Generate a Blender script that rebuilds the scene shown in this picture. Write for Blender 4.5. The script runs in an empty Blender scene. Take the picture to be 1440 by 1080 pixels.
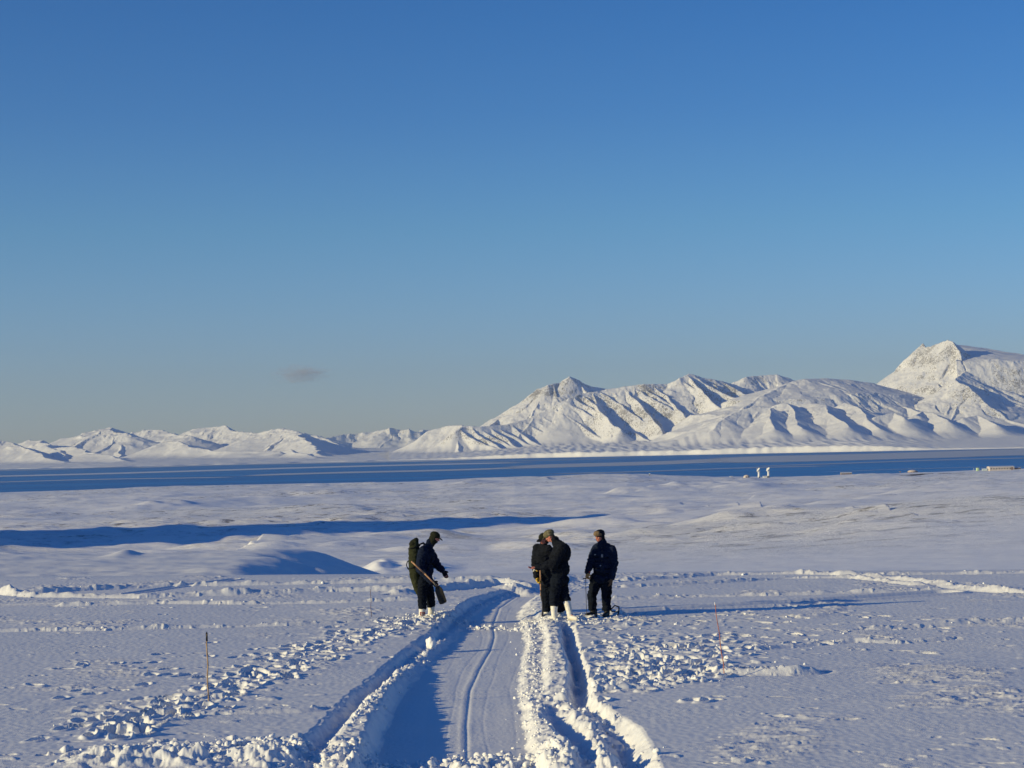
import bpy, bmesh, math, random
import numpy as np
from mathutils import Vector, Matrix, Quaternion
R = math.radians
scene = bpy.context.scene
COL = scene.collection
rng = np.random.default_rng(7)
random.seed(7)

# ------------------------------------------------------------------ camera
EYE = 50.0                      # metres above the fjord
F = 2720.0                      # focal length in photo pixels (1440 wide)
PITCH = math.atan(94 / F)
ROLL = R(1.23)
fw = Vector((0, math.cos(PITCH), math.sin(PITCH)))
r0 = Vector((1, 0, 0))
u0 = r0.cross(fw)
rt = math.cos(ROLL) * r0 - math.sin(ROLL) * u0
up = math.sin(ROLL) * r0 + math.cos(ROLL) * u0
CAM = Vector((0, 0, EYE))
cam_d = bpy.data.cameras.new('camera')
cam = bpy.data.objects.new('camera', cam_d)
COL.objects.link(cam)
m = Matrix((rt, up, -fw)).transposed().to_4x4()
m.translation = CAM
cam.matrix_world = m
cam_d.sensor_width = 36
cam_d.lens = F / 1440 * 36
cam_d.clip_start = 0.5
cam_d.clip_end = 200000
scene.camera = cam

SNOW_Z = 46.54                  # level of the snow plain the people stand on

def ray(px, py):
    return fw * F + rt * (px - 720) + up * (540 - py)

def at(px, py, dist):
    d = ray(px, py)
    return CAM + d * (dist / d.y)

TILT = -.015                     # the plain falls away gently to the right
def on_plain(px, py, z=None):
    d = ray(px, py)
    k = (SNOW_Z - EYE) / (d.z - TILT * d.x) if z is None else (z - EYE) / d.z
    p = CAM + d * k
    return p.x, p.y

# ------------------------------------------------------------------ helpers
def tag(o, label=None, cat=None, group=None, kind=None):
    if label: o['label'] = label
    if cat: o['category'] = cat
    if group: o['group'] = group
    if kind: o['kind'] = kind
    return o

def empty(name, loc, rz=0.0, parent=None):
    o = bpy.data.objects.new(name, None)
    COL.objects.link(o)
    o.location = loc
    o.rotation_euler = (0, 0, rz)
    o.empty_display_size = .2
    if parent: o.parent = parent
    return o

def link(name, bm, material, parent=None, smooth=True):
    me = bpy.data.meshes.new(name)
    bm.to_mesh(me); bm.free()
    if smooth:
        me.polygons.foreach_set('use_smooth', [True] * len(me.polygons))
    if material: me.materials.append(material)
    o = bpy.data.objects.new(name, me)
    COL.objects.link(o)
    if parent: o.parent = parent
    return o

def grid_mesh(name, X, Y, Z, material, attrs=None):
    nr, nc = X.shape
    me = bpy.data.meshes.new(name)
    n = nr * nc
    co = np.empty((n, 3), np.float32)
    co[:, 0] = X.ravel(); co[:, 1] = Y.ravel(); co[:, 2] = Z.ravel()
    me.vertices.add(n); me.vertices.foreach_set('co', co.ravel())
    i = (np.arange(nr - 1)[:, None] * nc + np.arange(nc - 1)[None, :]).ravel().astype(np.int32)
    q = np.stack([i, i + 1, i + nc + 1, i + nc], 1)
    nf = len(q)
    me.loops.add(nf * 4); me.loops.foreach_set('vertex_index', q.ravel())
    me.polygons.add(nf)
    me.polygons.foreach_set('loop_start', np.arange(0, nf * 4, 4, dtype=np.int32))
    me.polygons.foreach_set('use_smooth', np.ones(nf, dtype=bool))
    me.update(calc_edges=True)
    for k, v in (attrs or {}).items():
        a = me.attributes.new(k, 'FLOAT', 'POINT')
        a.data.foreach_set('value', v.ravel().astype(np.float32))
    me.materials.append(material)
    o = bpy.data.objects.new(name, me)
    COL.objects.link(o)
    return o

def _hash(ix, iy, seed):
    h = (ix.astype(np.uint32) * np.uint32(374761393) + iy.astype(np.uint32) * np.uint32(668265263)
         + np.uint32(seed * 974711 + 12345))
    h = (h ^ (h >> np.uint32(13))) * np.uint32(1274126177)
    h = h ^ (h >> np.uint32(16))
    return h

def perlin(x, y, seed=0):
    x = np.asarray(x, np.float32); y = np.asarray(y, np.float32)
    ix = np.floor(x).astype(np.int32); iy = np.floor(y).astype(np.int32)
    fx = x - ix; fy = y - iy
    u = fx * fx * fx * (fx * (fx * 6 - 15) + 10); v = fy * fy * fy * (fy * (fy * 6 - 15) + 10)
    def g(dx, dy):
        a = (_hash(ix + dx, iy + dy, seed) & np.uint32(1023)).astype(np.float32) * np.float32(2 * math.pi / 1024)
        return np.cos(a) * (fx - dx) + np.sin(a) * (fy - dy)
    a = g(0, 0); b = g(1, 0); c = g(0, 1); d = g(1, 1)
    return ((a + (b - a) * u) * (1 - v) + (c + (d - c) * u) * v) * 1.4

def fbm(x, y, octv=4, seed=0, gain=.5):
    s = 0; a = 1.0; f = 1.0
    for k in range(octv):
        s = s + a * perlin(x * f, y * f, seed + k); a *= gain; f *= 2.03
    return s

def ridged(x, y, octv=4, seed=0, gain=.5):
    s = 0; a = 1.0; f = 1.0; w = 1.0
    for k in range(octv):
        n = (1 - np.abs(perlin(x * f, y * f, seed + k))) ** 2 * w
        s = s + a * n; w = np.clip(n * 1.6, 0, 1); a *= gain; f *= 2.07
    return s

def sstep(a, b, x):
    t = np.clip((x - a) / (b - a), 0, 1)
    return t * t * (3 - 2 * t)

# ------------------------------------------------------------------ materials
class NT:
    def __init__(s, name):
        s.m = bpy.data.materials.new(name); s.m.use_nodes = True
        s.t = s.m.node_tree; s.t.nodes.clear()
        s.out = s.n('ShaderNodeOutputMaterial'); s.b = s.n('ShaderNodeBsdfPrincipled')
        s.l(s.b.outputs[0], s.out.inputs['Surface'])
    def n(s, typ, **kw):
        nd = s.t.nodes.new(typ)
        for k, v in kw.items(): setattr(nd, k, v)
        return nd
    def l(s, a, b): s.t.links.new(a, b)
    def coord(s, scale=(1, 1, 1)):
        c = s.n('ShaderNodeTexCoord'); mp = s.n('ShaderNodeMapping')
        mp.inputs['Scale'].default_value = scale
        s.l(c.outputs['Object'], mp.inputs['Vector']); return mp.outputs[0]
    def noise(s, vec, scale, detail=4, rough=.55):
        nd = s.n('ShaderNodeTexNoise'); nd.inputs['Scale'].default_value = scale
        nd.inputs['Detail'].default_value = detail; nd.inputs['Roughness'].default_value = rough
        s.l(vec, nd.inputs['Vector']); return nd.outputs['Fac']
    def ramp(s, fac, stops):
        r = s.n('ShaderNodeValToRGB'); e = r.color_ramp.elements
        while len(e) < len(stops): e.new(.5)
        for k, (p, c) in enumerate(stops):
            e[k].position = p; e[k].color = tuple(c) + (1,) if len(c) == 3 else c
        s.l(fac, r.inputs[0]); return r.outputs[0]
    def math(s, op, a, b=None, clamp=False):
        nd = s.n('ShaderNodeMath', operation=op, use_clamp=clamp)
        for k, v in enumerate((a, b)):
            if v is None: continue
            if isinstance(v, (int, float)): nd.inputs[k].default_value = v
            else: s.l(v, nd.inputs[k])
        return nd.outputs[0]
    def mix(s, fac, a, b):
        nd = s.n('ShaderNodeMix', data_type='RGBA')
        for idx, v in ((0, fac), (6, a), (7, b)):
            if isinstance(v, (int, float)): nd.inputs[idx].default_value = v
            elif isinstance(v, tuple): nd.inputs[idx].default_value = v + (1,) if len(v) == 3 else v
            else: s.l(v, nd.inputs[idx])
        return nd.outputs[2]
    def bump(s, h, strength, dist):
        nd = s.n('ShaderNodeBump'); nd.inputs['Strength'].default_value = strength
        nd.inputs['Distance'].default_value = dist
        s.l(h, nd.inputs['Height']); s.l(nd.outputs[0], s.b.inputs['Normal']); return nd
    def attr(s, name):
        return s.n('ShaderNodeAttribute', attribute_name=name).outputs['Fac']
    def set(s, **kw):
        for k, v in kw.items():
            i = s.b.inputs[k.replace('_', ' ')]
            if hasattr(v, 'links'): s.l(v, i)
            elif isinstance(v, tuple): i.default_value = v + (1,) if len(v) == 3 else v
            else: i.default_value = v

SNOW = (.87, .875, .88)
def snow_near():
    n = NT('snow'); c = n.coord()
    f1 = n.noise(c, 9, 6, .62); f2 = n.noise(c, 60, 4, .6)
    f3 = n.noise(n.coord((.5, 1, 1)), .38, 9, .74)
    far = n.attr('bare')
    patchy = n.ramp(n.noise(c, .45, 3, .6), [(.42, (.12,) * 3), (.62, (1, 1, 1))])
    h = n.math('MULTIPLY', n.math('ADD', n.math('MULTIPLY', f1, .014), n.math('MULTIPLY', f2, .005)), patchy)
    h = n.math('ADD', h, n.math('MULTIPLY', n.math('MULTIPLY', f3, 1.5), far))
    n.bump(h, .75, 1.0)
    # bare tundra and gravel showing through the wind-scoured cover farther out
    cs = n.coord((1, 1, 1))
    b = n.math('MULTIPLY', n.attr('bare'), 1.0)
    nz = n.noise(cs, .13, 9, .78)
    msk = n.math('MULTIPLY', b, n.ramp(nz, [(.535, (0, 0, 0)), (.60, (1, 1, 1))]))
    tone = n.mix(n.math('MULTIPLY', n.attr('drift'), n.ramp(n.noise(cs, .03, 4, .6), [(.3, (.5,) * 3), (.6, (1, 1, 1))])), (.80, .81, .82), (.94, .94, .935))  # fresher snow past the plain; its whiter colour also stands in for sunlight
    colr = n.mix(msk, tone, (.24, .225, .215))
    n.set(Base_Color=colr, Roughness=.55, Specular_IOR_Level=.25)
    return n.m
def snow_lump():
    n = NT('loose_snow'); c = n.coord()
    n.bump(n.noise(c, 40, 5, .6), .5, .012)
    n.set(Base_Color=SNOW, Roughness=.6, Specular_IOR_Level=.2)
    return n.m
def mountain_mat():
    n = NT('mountain_snow_and_rock'); c = n.coord()
    f = n.noise(c, .02, 8, .7)
    fine = n.noise(n.coord((1, .6, .40)), .12, 7, .78)
    k = n.math('ADD', n.attr('rock'), n.math('MULTIPLY', n.math('SUBTRACT', fine, .5), 3.2))
    msk = n.ramp(k, [(.59, (0, 0, 0)), (.72, (.9, .9, .9))])
    rockc = n.ramp(f, [(.3, (.15, .15, .155)), (.7, (.33, .31, .30))])
    n.bump(n.math('ADD', n.math('MULTIPLY', f, 9.0), n.math('MULTIPLY', fine, 3.0)), .35, 1.0)
    n.set(Base_Color=n.mix(msk, SNOW, rockc), Roughness=.65, Specular_IOR_Level=.15)
    return n.m
def plain(name, colr, rough=.6, spec=.3, nscale=None, var=.25, bump=0.0, bscale=40, metal=0.0):
    n = NT(name)
    c = n.coord()
    if nscale:
        f = n.noise(c, nscale, 5, .6)
        lo = tuple(x * (1 - var) for x in colr); hi = tuple(min(1, x * (1 + var)) for x in colr)
        n.set(Base_Color=n.ramp(f, [(.3, lo), (.7, hi)]))
    else:
        n.set(Base_Color=colr)
    if bump: n.bump(n.noise(c, bscale, 4, .6), .8, bump)
    n.set(Roughness=rough, Specular_IOR_Level=spec, Metallic=metal)
    return n.m
def fabric(name, colr, var=.35):
    return plain(name, colr, .85, .08, 7, var, .03, 16)
M = dict(
    navy=fabric('navy_cloth', (.008, .0135, .034)), black=fabric('black_cloth', (.008, .010, .016)),
    trouser=fabric('dark_trouser_cloth', (.006, .009, .017)),
    olive=fabric('olive_cloth', (.030, .034, .018)), olive_dark=fabric('dark_olive_cloth', (.018, .020, .013)),
    skin=plain('skin', (.50, .25, .17), .5, .4, 20, .12), cold_skin=plain('wind_reddened_skin', (.55, .20, .14), .5, .4, 20, .15),
    hair=plain('dark_hair', (.03, .022, .016), .7, .3), eye=plain('eye', (.03, .03, .03), .2, .5),
    lip=plain('lip', (.38, .11, .09), .5, .4),
    boot=plain('white_rubber_boot', (.72, .70, .64), .5, .4, 12, .12, .004, 30),
    sole=plain('boot_sole', (.45, .42, .36), .7, .2), shoe=plain('black_boot_leather', (.012, .012, .014), .5, .4),
    logo_red=plain('red_print', (.45, .06, .05), .5, .3), white=plain('white_paint', (.75, .75, .74), .5, .4, 3, .06),
    yellow=fabric('yellow_leather', (.55, .38, .05)), tan=fabric('tan_leather', (.42, .24, .10)),
    brown=fabric('brown_leather', (.11, .07, .045)), red=fabric('red_knit_cuff', (.42, .05, .03)),
    fur=plain('brown_fur', (.19, .14, .09), .9, .1, 30, .5, .03, 60),
    wood=plain('worn_ash_wood', (.36, .20, .11), .5, .35, 14, .35), steel=plain('dark_worn_steel', (.045, .042, .040), .45, .5, 18, .4),
    rust=plain('rusty_steel_edge', (.10, .045, .03), .7, .3, 30, .4),
    bamboo=plain('bamboo', (.42, .29, .17), .55, .3, 9, .25), tape=plain('black_tape', (.012, .012, .02), .5, .4),
    orange=plain('orange_red_wand', (.42, .14, .09), .5, .3), reflect=plain('reflector_tape', (.8, .8, .8), .3, .6),
    antenna=plain('antenna_white_paint', (.80, .80, .79), .45, .4), concrete=plain('pale_concrete', (.50, .48, .45), .8, .2, .6, .15),
    hut=plain('weathered_pale_cladding', (.58, .52, .49), .7, .2, .5, .2), pink=plain('faded_red_brown_cladding', (.26, .19, .17), .7, .2, .8, .2),
    roofm=plain('snowy_metal_roof', (.70, .70, .70), .5, .3), window=plain('dark_window', (.03, .035, .045), .2, .6),
    green=plain('pale_green_paint', (.50, .66, .44), .5, .3), pale_blue=plain('pale_blue_container_paint', (.55, .64, .68), .5, .3),
    road=plain('scraped_gravel_road', (.16, .15, .14), .9, .1, .08, .3),
    snow=snow_near(), lump=snow_lump(), mountain=mountain_mat())
def camo():
    n = NT('camouflage_cloth'); c = n.coord()
    f = n.noise(c, 16, 3, .5)
    n.set(Base_Color=n.ramp(f, [(.38, (.05, .05, .025)), (.46, (.16, .13, .07)), (.54, (.06, .07, .03)), (.62, (.22, .19, .13))]), Roughness=.85)
    return n.m
M['camo'] = camo()

# ------------------------------------------------------------------ light and sky
SUN_EL = R(13.0)
SUN_AZ = Vector((-0.912, -0.41))          # towards the sun
SUN_AZ.normalize()
light_dir = Vector((-SUN_AZ.x * math.cos(SUN_EL), -SUN_AZ.y * math.cos(SUN_EL), -math.sin(SUN_EL)))
sd = bpy.data.lights.new('sun', 'SUN'); sd.energy = 4.2; sd.angle = R(.5); sd.color = (1.0, .825, .43)
so = bpy.data.objects.new('sun', sd); COL.objects.link(so)
so.location = (-60, -30, 90)
so.rotation_euler = light_dir.to_track_quat('-Z', 'Y').to_euler()

w = bpy.data.worlds.new('World'); scene.world = w; w.use_nodes = True
nt = w.node_tree; nt.nodes.clear()
wo = nt.nodes.new('ShaderNodeOutputWorld'); bg = nt.nodes.new('ShaderNodeBackground')
sky = nt.nodes.new('ShaderNodeTexSky'); sky.sky_type = 'NISHITA'; sky.sun_disc = False
sky.sun_elevation = SUN_EL
sky.sun_rotation = math.atan2(SUN_AZ.x, SUN_AZ.y) % (2 * math.pi)
sky.altitude = 50; sky.air_density = 1.0; sky.dust_density = .3; sky.ozone_density = 2.0
tc = nt.nodes.new('ShaderNodeTexCoord'); sp = nt.nodes.new('ShaderNodeSeparateXYZ')
nt.links.new(tc.outputs['Generated'], sp.inputs[0])
rp = nt.nodes.new('ShaderNodeValToRGB')
SKY_RAMP = [(.0, (.52, .62, 1.0)), (.0125, (.51, .62, 1.0)), (.0565, (.375, .54, .91)), (.1147, (.258, .494, .798)), (.1717, (.165, .405, .755)), (.2236, (.118, .365, .725)), (.45, (.06, .30, .70)), (1.0, (.05, .27, .66))]
e = rp.color_ramp.elements
while len(e) < len(SKY_RAMP): e.new(.5)
for k, (p, c) in enumerate(SKY_RAMP): e[k].position = p; e[k].color = c + (1,)
nt.links.new(sp.outputs['Z'], rp.inputs[0])
mx = nt.nodes.new('ShaderNodeMix'); mx.data_type = 'RGBA'; mx.blend_type = 'MULTIPLY'; mx.inputs[0].default_value = 1
nt.links.new(sky.outputs[0], mx.inputs[6]); nt.links.new(rp.outputs[0], mx.inputs[7])
nt.links.new(mx.outputs[2], bg.inputs[0]); nt.links.new(bg.outputs[0], wo.inputs[0])
bg.inputs[1].default_value = .15
vs = scene.view_settings
vs.view_transform = 'Standard'; vs.look = 'None'; vs.exposure = 0.1; vs.gamma = 1; vs.use_curve_mapping = False
scene.render.engine = 'CYCLES'
scene.cycles.use_denoising = True
scene.cycles.max_bounces = 6
scene.cycles.diffuse_bounces = 2
# ------------------------------------------------------------------ the snow-covered ground, one sheet
inner = np.arange(-.288, .2881, .00036)
outer = .288 * np.exp(np.linspace(0, 1.75, 60)[1:])
T = np.concatenate([-outer[::-1], inner, outer]).astype(np.float64)
D = [1.0]
while D[-1] < 17: D.append(D[-1] * 1.035)
while D[-1] < 62: D.append(D[-1] * 1.00135)
while D[-1] < 3600: D.append(D[-1] * 1.0045)
D = np.array(D)
NR, NC = len(D), len(T)
X = (T[None, :] * D[:, None]); Y = np.repeat(D[:, None], NC, 1)

def pe(px):     # how far below the horizon (photo pixels) the far shore-side brow sits
    return np.interp(px, [-900, 0, 150, 300, 420, 600, 720, 880, 1000, 1100, 1200, 1300, 1440, 2300],
                     [44, 43.5, 41.5, 39.5, 39, 40, 36.5, 36, 42.5, 45.5, 44.5, 43.2, 41.5, 40])
kd = np.log(np.array([200, 300, 450, 700, 1100, 1500, 1900, 2300.]))
Z = np.empty((NR, NC))
PX = 720 + F * T
PE = pe(PX)
for r in range(NR):
    d = D[r]
    if d <= 54: Z[r] = SNOW_Z
    elif d < 200:
        Z[r] = np.interp(d, [54, 58, 80, 120, 160, 200], [SNOW_Z, 46.35, 44.2, 41, 39, 37.5])
    elif d <= 2300:
        kv = np.array([170, 135, 106, 86, 71, 0, 0, 0.])
        l = np.log(d); i = min(np.searchsorted(kd, l, side='right') - 1, 6)
        def val(k):
            return kv[k] if k < 5 else PE + (14, 6, 0)[k - 5]
        f = (l - kd[i]) / (kd[i + 1] - kd[i])
        p = val(i) * (1 - f) + val(i + 1) * f
        Z[r] = EYE - p * d / F
    else:
        zc = EYE - PE * 2300 / F
        Z[r] = np.interp(d, [2300, 2420, 2850, 3600], [0, .12, 1.07, 1.5])
        Z[r] = zc * (1 - Z[r]) if d < 2850 else np.interp(d, [2850, 3600], [-.9, -6])
Z += TILT * X * (1 - sstep(54, 80, Y)) * (np.abs(X) < 60)
# rolling tundra beyond the plain
g = sstep(150, 420, Y) * (1 - sstep(2150, 2500, Y))
Z += g * (.50 * fbm(X / 32, Y / 32, 3, 11) + 2.1 * fbm(X / 120, Y / 120, 3, 21) * sstep(350, 900, Y) + 2.6 * perlin(X / 380, Y / 380, 31) * sstep(700, 1300, Y))
Z += sstep(58, 90, Y) * (1 - sstep(900, 1500, Y)) * .05 * fbm(X / 5, Y / 5, 3, 41)
Z += sstep(150, 300, Y) * (1 - sstep(2000, 2400, Y)) * (.22 * np.clip(ridged(X / 26, Y / 17, 3, 43) - .9, 0, 1) + .5 * np.clip(ridged(X / 90, Y / 60, 3, 45) - .9, 0, 1) * sstep(300, 700, Y))
Z += .052 * np.log1p(np.exp(np.clip((X - 8) / 14, -30, 30))) * 14 * sstep(70, 240, Y) * np.interp(Y, [0, 500, 800, 1200, 1700, 2200], [1, 1, .62, .30, .10, 0]) * (X < 900)

# on the left the plain runs on farther before it drops into the stream valley; its right end slumps away
edge_x = X + .8 * perlin(Y / 5, X / 5, 3) + .35 * perlin(Y / 1.3, X / 1.7, 4)
shelf = SNOW_Z - .10 - .08 * sstep(60, 76, Y) + .07 * fbm((X + .4 * Y) / 6.5, (Y - .4 * X) / 4.5, 3, 6) + .05 * fbm((X + .4 * Y) / 2.2, (Y - .4 * X) / 1.3, 3, 7)
shelf -= .10 * np.exp(-((Y - 57) / 1.6) ** 2)
shelf -= 2.6 * sstep(-9.6, -1.6, edge_x) + 6.0 * sstep(75 + 1.5 * perlin(X / 9, X * 0, 13), 104, Y)
shelf -= 120 * sstep(96, 118, Y)
shelf += .22 * np.exp(-((X + 14.9) / .5) ** 2 - ((Y - 74) / 1.5) ** 2)
Z = np.where((Y > 54) & (X < 0), np.maximum(Z, np.where(Y > 54, shelf, -99)), Z)
# stream bank with a face turned to the sun
bank = sstep(-17.0, -13.5, X + .05 * (Y - 190) + 1.2 * perlin(X / 6, Y / 6, 8)) * (1 - sstep(-12.5, -5, X)) * np.exp(-((Y - 208) / 15) ** 2)
Z += (1.05 + .45 * perlin(X / 2.2, Y / 4, 14)) * bank
bank2 = sstep(-43, -41, X + .02 * (Y - 330) + 2 * perlin(X / 9, Y / 9, 18)) * (1 - sstep(-38, 0, X)) * np.exp(-((Y - 320) / 40) ** 2)
Z += 1.6 * bank2
# unseen snowy hill left of the frame, shaped to cast the valley's long shadow
n2 = Vector((-(-SUN_AZ.y), -SUN_AZ.x))   # perpendicular to the light, pointing away from the camera
s2 = -SUN_AZ
U = X * s2.x + Y * s2.y; V = X * (-s2.y) + Y * s2.x
vv = V + 9 * perlin(U / 34, V / 30, 9)
prof = np.interp(vv, [295, 330, 370, 420, 470, 496, 532, 577, 627], [0, .22, .50, .82, 1.0, .94, .62, .30, 0])
Z += 62 * prof * np.exp(-((U + 20) / 46.0) ** 2) * (X < 0)
# sunny bank, rocky step and drift ridges on the tundra
def place(px, p, d):
    return (px - 720) / F * d
def drift(pts, hgt, wl, wr):
    global Z
    q = np.array([((px - 720) / F * d, d) for px, d in pts])
    ra = np.searchsorted(D, q[:, 1].min() - 3 * wr); rb = np.searchsorted(D, q[:, 1].max() + 3 * wr)
    px_, py_ = X[ra:rb], Y[ra:rb]; best = np.full(px_.shape, 1e9); side = np.zeros(px_.shape); tt = np.zeros(px_.shape)
    nS = len(q) - 1
    for k, (a, b) in enumerate(zip(q[:-1], q[1:])):
        ab = b - a; t = np.clip(((px_ - a[0]) * ab[0] + (py_ - a[1]) * ab[1]) / (ab @ ab), 0, 1)
        dx = px_ - a[0] - t * ab[0]; dy = py_ - a[1] - t * ab[1]; dd = np.hypot(dx, dy); kk = dd < best
        best = np.where(kk, dd, best); side = np.where(kk, np.sign(ab[0] * dy - ab[1] * dx), side); tt = np.where(kk, (k + t) / nS, tt)
    w_ = np.where(side > 0, wl, wr)
    Z[ra:rb] += hgt * np.sin(np.pi * np.clip(tt, .02, .98)) ** .5 * (1 + .4 * perlin(px_ / 14, py_ / 14, 12)) * np.exp(-(best / w_) ** 2)
drift([(1010, 1330), (960, 1300), (905, 1180)], 4.5, 60, 22)
drift([(885, 1210), (850, 1150)], 3.2, 40, 9)
drift([(1190, 480), (1120, 420), (1070, 385), (1010, 360)], .9, 12, 5)
drift([(1120, 900), (1060, 760)], 1.4, 18, 7)
drift([(560, 640), (470, 900), (380, 1150)], 1.6, 26, 9)
drift([(700, 1500), (760, 1400), (820, 1380)], 2.4, 40, 16)
drift([(300, 1250), (220, 1100), (180, 1050)], 2.2, 40, 14)
drift([(1440, 720), (1300, 560), (1250, 520)], 1.5, 24, 8)
Z += 1.7 * np.clip(fbm(X / 30, Y / 16, 3, 27) - .15, 0, 1) * sstep(230, 300, Y) * (1 - sstep(620, 760, Y)) * (X < 60)
for k in range(70):
    d = 480 * math.exp(random.random() * math.log(2050 / 480)); px = random.uniform(-60, 1500); L = random.uniform(18, 75)
    if d < 700 and px < 900: continue
    drift([(px - L, d * random.uniform(.96, 1.0)), (px, d), (px + L * .8, d * random.uniform(.99, 1.04))][::random.choice((1, -1))], random.uniform(.0006, .0016) * d, random.uniform(.012, .03) * d, random.uniform(.006, .012) * d)
# soft swell on the right
Z += 2.2 * np.exp(-((X - 75) / 30) ** 2 - ((Y - 330) / 60) ** 2)
Z += 3.0 * np.exp(-((X - 10) / 60) ** 2 - ((Y - 900) / 90) ** 2)

# ---- the plain in front: everything below works on rows with d < 62
NN = int(np.searchsorted(D, 62))
xs, ys = X[:NN], Y[:NN]
H = np.zeros((NN, NC))
plainmask = 1 - sstep(54, 60, ys)
# wind crust
warp = .4 * perlin(xs / 1.7, ys / 2.3, 51)
H += .030 * fbm(xs / 7, ys / 9, 2, 52)
H += (.0028 + .008 * sstep(.2, .8, fbm(xs / 3.1, ys / 4.2, 2, 56))) * fbm((xs * .85 + ys * .5) / .9 + warp, (ys * .85 - xs * .5) / .33, 3, 53)
crust = sstep(.1, .7, fbm(xs / 2.6, ys / 3.5, 2, 57))
sx_ = xs * .97 + ys * .25; sy_ = ys * .97 - xs * .25
H += .060 * crust * np.clip(ridged(sx_ / 1.1 + warp, sy_ / .26, 3, 58) - .95, 0, 1)
H -= .030 * sstep(.55, .9, perlin(xs / .35, ys / .30, 64)) * sstep(.0, .5, perlin(xs / 2.2, ys / 3, 65))
H += .0035 * perlin(xs / .09, ys / .12, 59)

# ---- the dug track: cross-section control points per photo row
ROWS = [  # photo row, then (px, height) x 15
 (1085, [(398,0),(424,-0.1296),(440,-0.1296),(455,-0.03),(490,-0.02),(512,-0.24),(756,-0.24),(766,-0.144),(800,-0.02),(818,-0.2),(834,-0.2),(862,-0.12),(884,-0.27),(896,-0.27),(932,0)]),
 (1030, [(432,0),(450,-0.144),(466,-0.144),(474,-0.02),(512,-0.01),(530,-0.26),(747,-0.26),(752,-0.156),(795,-0.05),(806,-0.27),(822,-0.27),(845,-0.12),(868,-0.27),(880,-0.25),(904,0)]),
 (1000, [(465,0),(482,-0.144),(494,-0.144),(498,-0.01),(526,0),(541,-0.24),(740,-0.24),(745,-0.144),(762,-0.1),(774,-0.27),(787,-0.27),(815,-0.06),(836,-0.14),(847,-0.16),(860,0)]),
 (978, [(487,0),(503,-0.144),(513,-0.144),(516,-0.03),(541,-0.02),(552,-0.2),(735,-0.2),(741,-0.12),(762,-0.12),(768,-0.14),(788,-0.12),(800,-0.15),(808,-0.27),(825,-0.27),(832,0)]),
 (958, [(513,0),(527,-0.144),(535,-0.144),(538,-0.05),(556,-0.04),(567,-0.18),(731,-0.18),(737,-0.108),(762,-0.108),(773,0),(799,0.01),(803,-0.01),(808,-0.27),(822,-0.27),(828,0)]),
 (938, [(537,0),(549,-0.144),(555,-0.144),(558,-0.06),(570,-0.05),(587,-0.165),(733,-0.165),(739,-0.099),(763,-0.099),(772,0.01),(797,0.02),(800,-0.01),(804,-0.27),(816,-0.27),(822,0)]),
 (922, [(556,0),(568,-0.144),(577,-0.144),(583,-0.12),(588,-0.11),(602,-0.16),(735,-0.16),(741,-0.096),(764,-0.096),(772,0.01),(794,0.02),(797,-0.01),(801,-0.27),(812,-0.27),(817,0)]),
 (902, [(583,0),(596,-0.144),(602,-0.144),(606,-0.08),(612,-0.07),(620,-0.17),(738,-0.17),(744,-0.102),(766,-0.102),(772,0.01),(790,0.02),(792,-0.01),(795,-0.27),(806,-0.27),(811,0)]),
 (886, [(606,0),(617,-0.144),(622,-0.144),(628,-0.12),(634,-0.11),(641,-0.17),(739,-0.17),(745,-0.102),(765,-0.102),(771,0.01),(787,0.01),(789,-0.02),(792,-0.27),(802,-0.27),(807,0)]),
 (879, [(614,0),(625,-0.144),(630,-0.144),(635,-.13),(640,-.13),(646,-.17),(737,-.17),(744,-.1),(762,-.1),(768,0),(784,0),(787,-.02),(790,-.25),(799,-.25),(805,0)]),
 (872, [(622,0),(632,-0.144),(637,-0.144),(641,-0.14),(646,-0.13),(651,-0.17),(735,-0.17),(742,-0.102),(758,-0.1),(765,0),(780,0),(782,0),(785,0),(795,0),(802,0)]),
 (856, [(640,0),(648,-0.144),(652,-0.144),(656,-0.15),(659,-0.14),(663,-0.17),(728,-0.17),(735,-0.102),(745,-0.05),(755,0),(765,0),(770,0),(775,0),(785,0),(792,0)]),
 (840, [(664,0),(672,-0.1296),(676,-0.1296),(680,-0.15),(684,-0.14),(688,-0.16),(738,-0.16),(744,-0.096),(752,0),(762,0),(770,0),(776,0),(782,0),(790,0),(798,0)]),
 (829, [(700,0),(706,-0.1008),(710,-0.1008),(714,-0.13),(718,-0.12),(722,-0.15),(762,-0.15),(768,-0.08),(775,0),(785,0),(790,0),(795,0),(800,0),(805,0),(810,0)]),
 (815, [(800,0),(806,-0.0576),(810,-0.0576),(814,-0.08),(818,-0.07),(822,-0.08),(850,-0.08),(856,-0.04),(862,0),(870,0),(875,0),(880,0),(885,0),(890,0),(895,0)]),
]
rd, rx, rh = [], [], []
for y, pts in ROWS:
    q = [on_plain(px, y) for px, _ in pts]
    rd.append(np.mean([a[1] for a in q])); rx.append([a[0] for a in q]); rh.append([h for _, h in pts])
rd = np.array(rd); rx = np.array(rx); rh = np.array(rh)
edge = .045 * fbm(xs / .5, ys / .6, 3, 61)
wob = .05 * perlin(ys[:, :1] / 1.3, ys[:, :1] * 0 + 3.3, 62)
TR = np.zeros((NN, NC)); FLOOR = np.zeros((NN, NC)); TRK = np.zeros((NN, NC)); GX = np.zeros(NN)
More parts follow.
